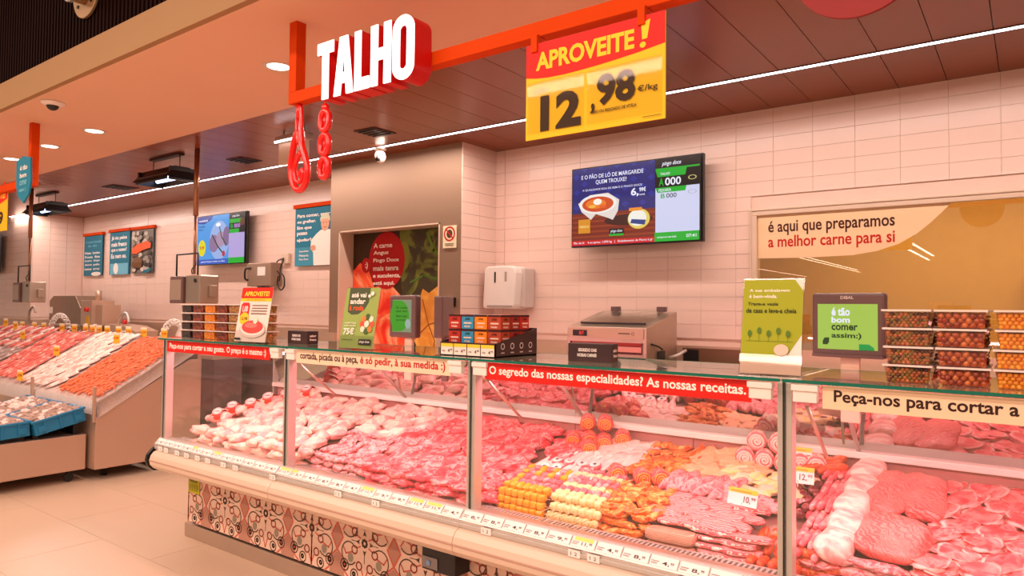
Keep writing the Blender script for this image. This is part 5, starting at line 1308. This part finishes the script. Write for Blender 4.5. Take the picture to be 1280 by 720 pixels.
# rolled loins
lr = [blob(.06, .075, .038, .08, 1.4, k, 28, 14, e=.8, ez=.8).mesh('rolled_loin', m_loinr) for k in range(2)]
for k in range(5):
    piece(lr[k % 2], 'rolled_loin', 'pale rounded loin with fat, %s from the front in the row right of the sausages' % ('first', 'second', 'third', 'fourth', 'fifth')[k], 'meat', 'rolled loins', place(None, -.525 + .004 * k, 2.49 + .125 * k, .042, -.12, TILT + .05))
slabs = [blob(.105, .12, .036, .06, 1.3, 9, 32, 14, e=.55, ez=.6).mesh('loin_slab', m_loin), blob(.075, .14, .032, .12, 1.5, 4, 32, 14, e=.7, ez=.6).mesh('loin_slab', m_loin)]
piece(slabs[0], 'loin_slab', 'large grained pink loin slab at the front of the fourth bay', 'meat', 'loin slabs', place(None, -.375, 2.585, .045, -.15))
piece(slabs[1], 'loin_slab', 'marbled pink and white slab behind the large grained one', 'meat', 'loin slabs', place(None, -.42, 2.86, .042, -.1))
piece(slabs[1], 'loin_slab', 'second marbled slab, right of the first, behind the large grained one', 'meat', 'loin slabs', place(None, -.32, 2.87, .042, .15))
front(steaks2, 'pork_strip', 'pale pink cut at the front face under the loins', 'meat', 'cuts under the loins', -.56, -.30, .09, 3, 0, .4)
# chops and ribs
bed(chops, 'pork_chop', 'round pink pork chop with a fat rim in overlapping rows of the fourth bay', 'meat', 'pork chops', -.235, -.03, 2.49, 3.0, .085, .062, .020, .3, .5, jx=.12, upj=.005)
bed(chops, 'pork_chop', 'round pink pork chop with a fat rim in overlapping rows of the fourth bay', 'meat', 'pork chops', -.255, -.03, 2.50, 2.97, .10, .085, .034, .3, .5, jx=.12, upj=.005)
front(chops, 'pork_chop', 'round pink pork chop at the front face of its pile', 'meat', 'front pork chops', -.26, .0, .09, 4, 0, .4, h=.022)
ribs = [blob(.085, .13, .024, .08, 1.5, 3 + k, 32, 12, e=.5, ez=.5).mesh('rib_rack', m_rib) for k in range(2)]
for k in range(8):
    piece(ribs[k % 2], 'rib_rack', 'striped pink and white rib rack at the right, %s row, %s from the front' % (('left', 'right')[k // 4], ('first', 'second', 'third', 'fourth')[k % 4]), 'meat', 'rib racks', place(None, .075 + .18 * (k // 4), 2.55 + .14 * (k % 4), .030 + .006 * (k % 2), -.1))
bed(steaks, 'pork_steak', 'pink steak at the far right of the fourth bay', 'meat', 'right-hand steaks', .40, .60, 2.49, 3.0, .11, .075, .02)
# price cards standing in the meat
for k, (p_, x, y, z_) in enumerate((('7,', -.75, 2.985, .945), ('12,', -.705, 2.83, .90), ('10,', -.855, 2.64, .83))):
    t = thing('price_card', 'white and yellow price card reading %s99 standing in the meat' % p_, 'price tag', (x - .02, y - .03, z_ - .05), R(-8 + 14 * (k < 2)), 'price cards in the meat')
    c_, h_ = .115, .062
    b = MB(); b.box(-c_ / 2, c_ / 2, 0, .0015, 0, h_); q = b.build('card', ink((246, 238, 232)), t); q.rotation_euler = (R(-18), 0, 0)
    f = Face(c_, h_); f.rect(0, .72, 1, 1, ink((246, 206, 70))); f.text(p_, .55, .15, .78, .58, ink((80, 70, 80)), .015); f.text('99', .80, .38, .95, .58, ink((80, 70, 80)), .01); f.rect(.1, .8, .8, .86, ink((200, 150, 60)))
    f.done('printed_face', q, (-c_ / 2, -.0005, 0))
    MB().cyl((0, .003, -.05), (0, .003, .01), .002, 6).build('pin', M['steel'], t)
# ================================================================ FISH STALL AT THE LEFT
FX = -6.40
def zice(y): return .665 + (y - 2.70) * .60
t = thing('fish_counter', 'steel fish counter with a sloping bed of crushed ice, left of the butcher counter', 'counter', (-8.8, 3.2, 0))
inw(MB().prism([(2.69, .10), (3.62, .10), (3.62, .99), (3.5, .99), (2.69, .535)], FX - .02, FX + .004, 'X').build('side_panel', M['steel2'], t, .003))
inw(MB().box(-12.0, FX - .02, 2.69, 2.72, .10, .56).build('front_panel', M['steel2'], t))
inw(MB().box(-12.0, FX - .03, 3.6, 3.64, .1, 1.08).build('rear_panel', M['steel2'], t))
b = MB(); nx, ny = 110, 22; v = []
x0, x1, y0, y1 = -11.8, FX + .012, 2.70, 3.55
for j in range(ny + 1):
    for i in range(nx + 1):
        x = x0 + (x1 - x0) * i / nx; y = y0 + (y1 - y0) * j / ny
        v.append((x, y, zice(y) + .014 * noise.noise(Vector((x * 9, y * 9, 0)))))
nn = len(v); v += [(p[0], p[1], zice(p[1]) - .13) for p in v]
fc = [(j * (nx + 1) + i, j * (nx + 1) + i + 1, (j + 1) * (nx + 1) + i + 1, (j + 1) * (nx + 1) + i) for j in range(ny) for i in range(nx)]
fc += [(i + 1, i, i + nn, i + 1 + nn) for i in range(nx)] + [(ny * (nx + 1) + i, ny * (nx + 1) + i + 1, ny * (nx + 1) + i + 1 + nn, ny * (nx + 1) + i + nn) for i in range(nx)]
fc += [(j * (nx + 1) + nx, (j + 1) * (nx + 1) + nx, (j + 1) * (nx + 1) + nx + nn, j * (nx + 1) + nx + nn)[::1] for j in range(ny)]
b.add(v, fc, 0, True); stuff(inw(b.build('ice_bed', M['ice'], t)))
for x in (FX - .01, -7.75, -9.1): inw(MB().box(x - .014, x + .014, 2.668, 2.69, .50, .80).build('front_post', M['steel2'], t, .002))
for x in (-6.6, -8.5, -10.5): inw(MB().cyl((x, 2.85, 0), (x, 2.85, .10), .025, 10).build('foot', M['rubber'], t))
# fish, prawns
def fish_mesh(name, L, h, m1, m2, seed):
    b = MB(); n = 12
    st = [(0, .02), (.06, .5), (.18, .9), (.35, 1), (.55, .82), (.75, .45), (.86, .22), (.90, .2)]
    b.tube([(L * (u - .45), 0, 0) for u, _ in st], [h * r for _, r in st], n)
    b.v = [(x, y * 1.0, z * .45) for x, y, z in b.v]
    k = [(L * .42, 0), (L * .58, h * 1.0), (L * .53, 0), (L * .58, -h * 1.0)]
    b.prism([k[0], k[3], k[2], k[1]], -.003, .003, 'Z', 1)
    b.prism([(-.05 * L, h * .9), (.10 * L, h * 1.25), (.22 * L, h * .75), (.1 * L, h * .6)], -.002, .002, 'Z', 1)
    return b.mesh(name, [m1, m2])
m_red = meat('skin_red_fish', [(0, (190, 60, 60)), (.5, (226, 110, 100)), (.65, (250, 190, 180)), (1, (200, 70, 70))], scale=14, bump=.3, rough=.2)
m_sil = meat('skin_silver_fish', [(0, (120, 100, 100)), (.5, (180, 155, 150)), (.65, (240, 220, 214)), (1, (140, 110, 108))], scale=10, bump=.3, rough=.2)
m_wht = meat('skin_white_fillet', [(0, (214, 120, 120)), (.42, (240, 180, 172)), (.56, (255, 228, 220)), (1, (226, 140, 134))], scale=12, bump=.3, rough=.25)
m_prw = meat('shell_prawn', [(0, (176, 40, 12)), (.42, (226, 84, 36)), (.58, (250, 160, 112)), (1, (206, 58, 24))], scale=60, wave=('BANDS', 'X', 60, 1), bump=.4, rough=.25)
m_fin = mat('fish_fin', (190, 120, 110), .4)
redf = fish_mesh('red_fish', .26, .042, m_red, m_fin, 1); silf = fish_mesh('silver_fish', .30, .045, m_sil, m_fin, 2)
fill_ = blob(.12, .045, .014, .2, 1.5, 6, 20, 8).mesh('white_fillet', m_wht)
b = MB(); A_ = [R(200 - 170 * k / 9) for k in range(10)]
b.tube([(.028 * math.cos(a), .020 * math.sin(a), 0) for a in A_], [.004, .0085, .0100, .0100, .0095, .0085, .0075, .006, .0045, .003], 8)
PRS = 1.35
b.prism([(.026, .006), (.043, -.006), (.030, -.014), (.020, .002)], -.0015, .0015, 'Z')
b.tube([(-.027, -.006, 0), (-.035, -.02, .002), (-.03, -.05, .006)], .0012, 4)
b.v = [(x * PRS, y * PRS, z * PRS) for x, y, z in b.v]
prawn = b.mesh('prawn', m_prw)
rf = random.Random(4); IT = math.atan(.60)
def onice(x, y, up, spin): return Matrix.Translation((x, y, zice(y) + up)) @ Matrix.Rotation(IT, 4, 'X') @ Matrix.Rotation(spin, 4, 'Z')
k = 0
for i in range(15):
    for j in range(19):
        x = -6.47 - .058 * i + rf.uniform(-.012, .012); y = 2.76 + .040 * j + rf.uniform(-.01, .01)
        piece(prawn, 'prawn', 'orange prawn in the rows at the right end of the fish counter', 'prawn', 'prawns on ice', onice(x, y, .018 + rf.uniform(0, .012), rf.uniform(-.5, .5) + .6)); k += 1
for i in range(7):
    for j in range(8):
        piece(fill_, 'white_fillet', 'pale pink fish fillet left of the orange prawns', 'fish', 'pale fillets', onice(-7.52 - .17 * i * .75 + rf.uniform(-.02, .02), 2.80 + .095 * j, .022 + rf.uniform(0, .01), .9 + rf.uniform(-.2, .2)))
for i in range(8):
    for j in range(6):
        piece(redf, 'red_fish', 'red-skinned whole fish on ice at the middle of the fish counter', 'fish', 'red fish', onice(-8.50 - .12 * i + rf.uniform(-.02, .02), 2.84 + .12 * j, .026 + rf.uniform(0, .012), 1.1 + rf.uniform(-.25, .25)))
for i in range(11):
    for j in range(6):
        piece(silf if j < 3 else fill_ if i % 2 else redf, 'whole_fish', 'silver-grey or pink fish on ice at the left of the fish counter', 'fish', 'mixed fish', onice(-9.55 - .17 * i + rf.uniform(-.03, .03), 2.85 + .13 * j, .028 + rf.uniform(0, .012), .7 + rf.uniform(-.4, .4)))
# yellow price cards along the rear of the ice
fy = Face(.085, .11); fy.rect(0, 0, 1, 1, ink((240, 180, 50))); fy.rect(.0, .78, 1, 1, ink((246, 226, 200))); fy.text('9,99', .12, .35, .88, .62, ink((190, 70, 20)), .03); fy.box(0, .085, .0003, .003, 0, .11, fy.mi(ink((240, 180, 50))))
fym = fy.mesh('price_card', fy.mt)
cards = [-7.0, -7.42, -7.75, -7.98, -8.25, -8.45, -8.62, -8.80, -9.1, -9.45, -10.0, -10.3, -10.7]
nm = ('first', 'second', 'third', 'fourth', 'fifth', 'sixth', 'seventh', 'eighth', 'ninth', 'tenth', 'eleventh', 'twelfth', 'thirteenth')
for i, x in enumerate(cards):
    t = thing('price_card', 'yellow price card on a stem behind the fish, %s from the right' % nm[i], 'price tag', (x, 3.56, 1.10), R(14), 'yellow fish price cards')
    inst('card', fym, t, (-.04, 0, .06)); MB().cyl((0, .004, .0), (0, .004, .07), .003, 6).build('stem', M['white'], t)
for i, (x, y) in enumerate(((-8.35, 3.1), (-7.55, 3.35), (-9.9, 3.3), (-8.2, 2.72), (-10.6, 3.45), (-11.1, 3.5))):
    t = thing('price_card', 'small yellow price card stuck in the ice, %s' % ('in front of the pale fillets', 'behind the pale fillets', 'behind the red fish', 'at the front edge', 'at the far left rear', 'farthest left rear')[i], 'price tag', (x, y, zice(y) + .02), R(14), 'price cards in the ice')
    inst('card', fym, t, (-.04, 0, .03)); MB().cyl((0, .004, .0), (0, .004, .04), .003, 6).build('stem', M['white'], t)
# wheeled cart with blue crates
t = thing('display_cart', 'low steel cart on casters in front of the fish counter', 'cart', (-7.6, 2.2, 0))
inw(MB().box(-8.9, -6.50, 1.62, 2.66, .10, .395).build('body', M['steel2'], t, .004))
for x, y in ((-6.58, 2.56), (-6.58, 1.72), (-8.8, 2.56), (-8.8, 1.72)):
    inw(MB().cyl((x - .012, y, .038), (x + .012, y, .038), .038, 18).box(x - .018, x + .018, y - .012, y + .012, .06, .10).build('caster', M['rubber'], t))
def crate(label, x, y, z, ang, w=.60, d=.38, h=.115):
    Mx = Matrix.Translation((x, y, z)) @ Matrix.Rotation(ang, 4, 'X')
    t = thing('blue_crate', label, 'crate', group='blue crates', Mx=Mx)
    b = MB(); q = .012
    b.box(-w / 2, w / 2, -d / 2, d / 2, 0, .01).box(-w / 2, w / 2, -d / 2, -d / 2 + q, .01, h).box(-w / 2, w / 2, d / 2 - q, d / 2, .01, h).box(-w / 2, -w / 2 + q, -d / 2 + q, d / 2 - q, .01, h).box(w / 2 - q, w / 2, -d / 2 + q, d / 2 - q, .01, h)
    b.build('tray', M['blue'], t)
    r = MB(); e = .012
    r.box(-w / 2 - e, w / 2 + e, -d / 2 - e, -d / 2 + q, h - .014, h + .004).box(-w / 2 - e, w / 2 + e, d / 2 - q, d / 2 + e, h - .014, h + .004).box(-w / 2 - e, -w / 2 + q, -d / 2 + q, d / 2 - q, h - .014, h + .004).box(w / 2 - q, w / 2 + e, -d / 2 + q, d / 2 - q, h - .014, h + .004)
    r.build('rim', M['blue'], t, .002)
    for yy in (-d * .3, 0, d * .3): boxpart('rib', (w / 2, w / 2 + .010, yy - .006, yy + .006, .0, h - .014), M['blue'], t)
    for s in (-1, 1): boxpart('handle_block', (w / 2, w / 2 + .012, s * d * .36 - .03, s * d * .36 + .03, .02, .07), M['blue'], t)
    stuff(MB().box(-w / 2 + q, w / 2 - q, -d / 2 + q, d / 2 - q, .01, h - .03).build('ice', M['ice'], t))
    return Mx, w, d, h
m_shell = meat('clam_shell', [(0, (92, 62, 54)), (.45, (160, 120, 104)), (.6, (226, 196, 180)), (1, (110, 76, 66))], scale=30, wave=('BANDS', 'X', 60, 3), bump=.6, rough=.3)
m_squid = meat('pale_shellfish', [(0, (206, 150, 144)), (.5, (240, 206, 198)), (1, (252, 232, 226))], scale=18, bump=.4, rough=.2)
clam = [blob(.036, .026, .017, .12, 1.5, 2, 14, 8).mesh('clam', m_shell), blob(.034, .024, .018, .16, 1.7, 6, 14, 8).mesh('clam', m_squid), blob(.03, .026, .018, .12, 1.6, 9, 14, 8).mesh('clam', m_shell)]
cr = [('tilted blue crate of shellfish nearest the counter corner', -6.77, 2.46, .475, R(13)), ('tilted blue crate of shellfish left of the nearest one', -7.40, 2.46, .475, R(13)), ('blue crate of shellfish lying flat in front of the tilted ones', -6.80, 2.05, .43, R(3)), ('flat blue crate of shellfish farther left in the front row', -7.43, 2.05, .43, R(3))]
for ci, (lab_, x, y, z, a) in enumerate(cr):
    Mx, w, d, h = crate(lab_, x, y, z, a)
    for i in range(11):
        for j in range(7):
            piece(rf.choice(clam), 'clam', 'grey-brown or pale shellfish heaped in the %s' % ('nearest tilted blue crate', 'second tilted blue crate', 'flat blue crate in front', 'far flat blue crate')[ci], 'shellfish', 'shellfish in the %s crate' % ('nearest', 'second', 'front', 'far')[ci],
                  Mx @ Matrix.Translation((-w / 2 + .04 + (w - .08) * i / 10 + rf.uniform(-.01, .01), -d / 2 + .04 + (d - .08) * j / 6 + rf.uniform(-.01, .01), h - .012 + rf.uniform(0, .014))) @ Matrix.Rotation(rf.uniform(0, 6.2), 4, 'Z') @ Matrix.Rotation(rf.uniform(-.5, .5), 4, 'X'))
# supports under the crates
t = thing('crate_rest', 'steel riser under the blue crates on the cart', 'stand', (-7.6, 2.25, .395))
inw(MB().box(-8.5, -6.56, 1.9, 2.22, .396, .425).box(-8.5, -6.56, 2.28, 2.32, .396, .430).box(-8.5, -6.56, 2.58, 2.64, .396, .510).build('frame', M['black'], t))
# machines on the worktop behind the fish
t = thing('fish_worktop', 'steel worktop against the wall behind the fish counter', 'worktop', (-9, 4.5, 0))
inw(MB().box(-12.2, -5.6, 4.30, 4.865, .96, 1.0).build('top', M['steel'], t, .004)); inw(MB().box(-12.2, -5.6, 4.34, 4.86, .1, .96).build('cabinet', M['scale'], t))
t = thing('hooded_machine', 'grey steel machine with a sloped hood, label and hose on the worktop', 'machine', (-11.75, 4.45, 1.0))
DS = mat('dull_steel_hood', (150, 124, 104), .4, .6)
MB().prism([(-.78, .02), (.62, .02), (.62, .40), (.38, .63), (-.40, .63), (-.78, .44)], .0, .35, 'Y').build('hood', DS, t, .006)
boxpart('label_plate', (-.66, -.42, -.004, 0, .36, .46), M['white'], t); boxpart('vent_strip', (-.70, .55, -.004, 0, .18, .21), M['alu'], t)
boxpart('dark_opening', (-.6, .3, -.006, 0, .0, .14), M['black'], t)
t = thing('control_cabinet', 'small steel cabinet with a red stop button on a yellow plate, right of the hood', 'control box', (-10.72, 4.35, 1.0))
MB().box(-.20, .16, .0, .3, .20, .56).build('body', M['steel2'], t, .006); MB().box(-.12, .06, .05, .2, .0, .2).build('stand', M['steel2'], t)
boxpart('yellow_plate', (-.02, .08, -.004, 0, .22, .34), mat('yellow_plate', (226, 170, 30), .5), t); MB().cyl((.03, -.04, .43), (.03, 0, .43), .03, 16).build('stop_button', M['red'], t)
MB().box(.16, .36, .05, .3, .2, .50).build('side_unit', M['steel2'], t, .006); MB().cyl((0, .15, .56), (0, .15, .70), .04, 14).build('chimney', M['steel2'], t)
t = thing('slicer', 'low steel slicer with pale rollers beside the control cabinet', 'machine', (-9.85, 4.42, 1.0))
MB().prism([(-.45, 0), (.42, 0), (.42, .16), (.10, .22), (-.45, .24)], 0, .3, 'Y').build('body', M['steel2'], t, .006)
MB().cyl((-.42, -.02, .10), (-.02, -.02, .10), .035, 14).build('roller', M['alu'], t); MB().cyl((.0, -.02, .13), (.32, -.02, .13), .03, 14).build('roller', M['alu'], t)
MB().tube(sp([(-.3, .1, .24), (-.2, .1, .36), (-.05, .1, .38), (.02, .1, .26)]), .022, 8).build('guard', M['alu'], t); MB().cyl((-.1, .1, .24), (-.1, .1, .30), .03, 12).build('red_knob', M['red'], t)
def coil(label, x, y, z, w, h):
    t = thing('coiled_hose', label, 'hose', (x, y, z), 0, 'white coiled hoses')
    pts = []
    for k in range(220):
        u = k / 219; a = math.pi * (1 - u)
        c = Vector((w / 2 * math.cos(a), 0, h * math.sin(a))); nrm = Vector((math.cos(a), 0, math.sin(a)))
        th = u * 2 * math.pi * 16; pts.append(c + nrm * .03 * math.cos(th) + Vector((0, .03 * math.sin(th), 0)))
    MB().tube(pts, .008, 5).build('coil', M['white'], t)
    MB().cyl((-w / 2, 0, -.2), (-w / 2, 0, .02), .02, 8).build('tap_stem', M['steel'], t)
    MB().cyl((w / 2, 0, .02), (w / 2 + .05, 0, -.2), .014, 8).build('tail', M['alu'], t)
coil('white coiled hose arching before the hooded machine', -10.55, 3.95, 1.08, .62, .27)
coil('white coiled hose arching left of the olive tubs', -7.55, 3.95, 1.02, .55, .30)
for i, x in enumerate((-10.0, -9.72)):
    t = thing('spray_bottle', 'white bottle standing behind the fish, %s of the pair' % ('left', 'right')[i], 'bottle', (x, 4.05, 1.0), group='white bottles')
    MB().tube([(0, 0, 0), (0, 0, .12), (0, 0, .16), (0, 0, .22)], [.035, .035, .018, .014], 14).build('body', M['white'], t); MB().cyl((0, 0, .22), (0, 0, .25), .02, 12).build('cap', M['white'], t)
t = thing('rear_shelf', 'steel shelf behind the fish counter carrying hoses and bottles', 'shelf', (-9, 4.0, 0))
inw(MB().box(-12, -6.6, 3.85, 4.2, .96, 1.0).build('top', M['steel2'], t)); inw(MB().box(-12, -6.6, 3.87, 4.18, .1, .96).build('cabinet', M['scale'], t))
t = thing('gooseneck_tap', 'tall steel gooseneck tap at the far left behind the fish', 'tap', (-11.6, 3.95, 1.0))
MB().tube(sp([(0, 0, 0), (-.04, 0, .2), (0, 0, .40), (.14, 0, .46), (.20, 0, .38)]), .016, 8).build('neck', M['steel'], t); MB().cyl((0, 0, 0), (0, 0, .04), .035, 12).build('base', M['steel'], t)
t = thing('red_valve', 'red-handled bottle of white pellets on the shelf under the right coiled hose', 'bottle', (-7.55, 4.08, 1.0))
MB().tube([(0, 0, 0), (0, 0, .18), (0, 0, .30), (0, 0, .34)], [.09, .10, .05, .04], 16).build('body', mat('clouded_bottle', (226, 214, 206), .3), t); MB().box(-.10, .10, -.12, -.08, .12, .16).build('red_handle', M['red'], t, .008)
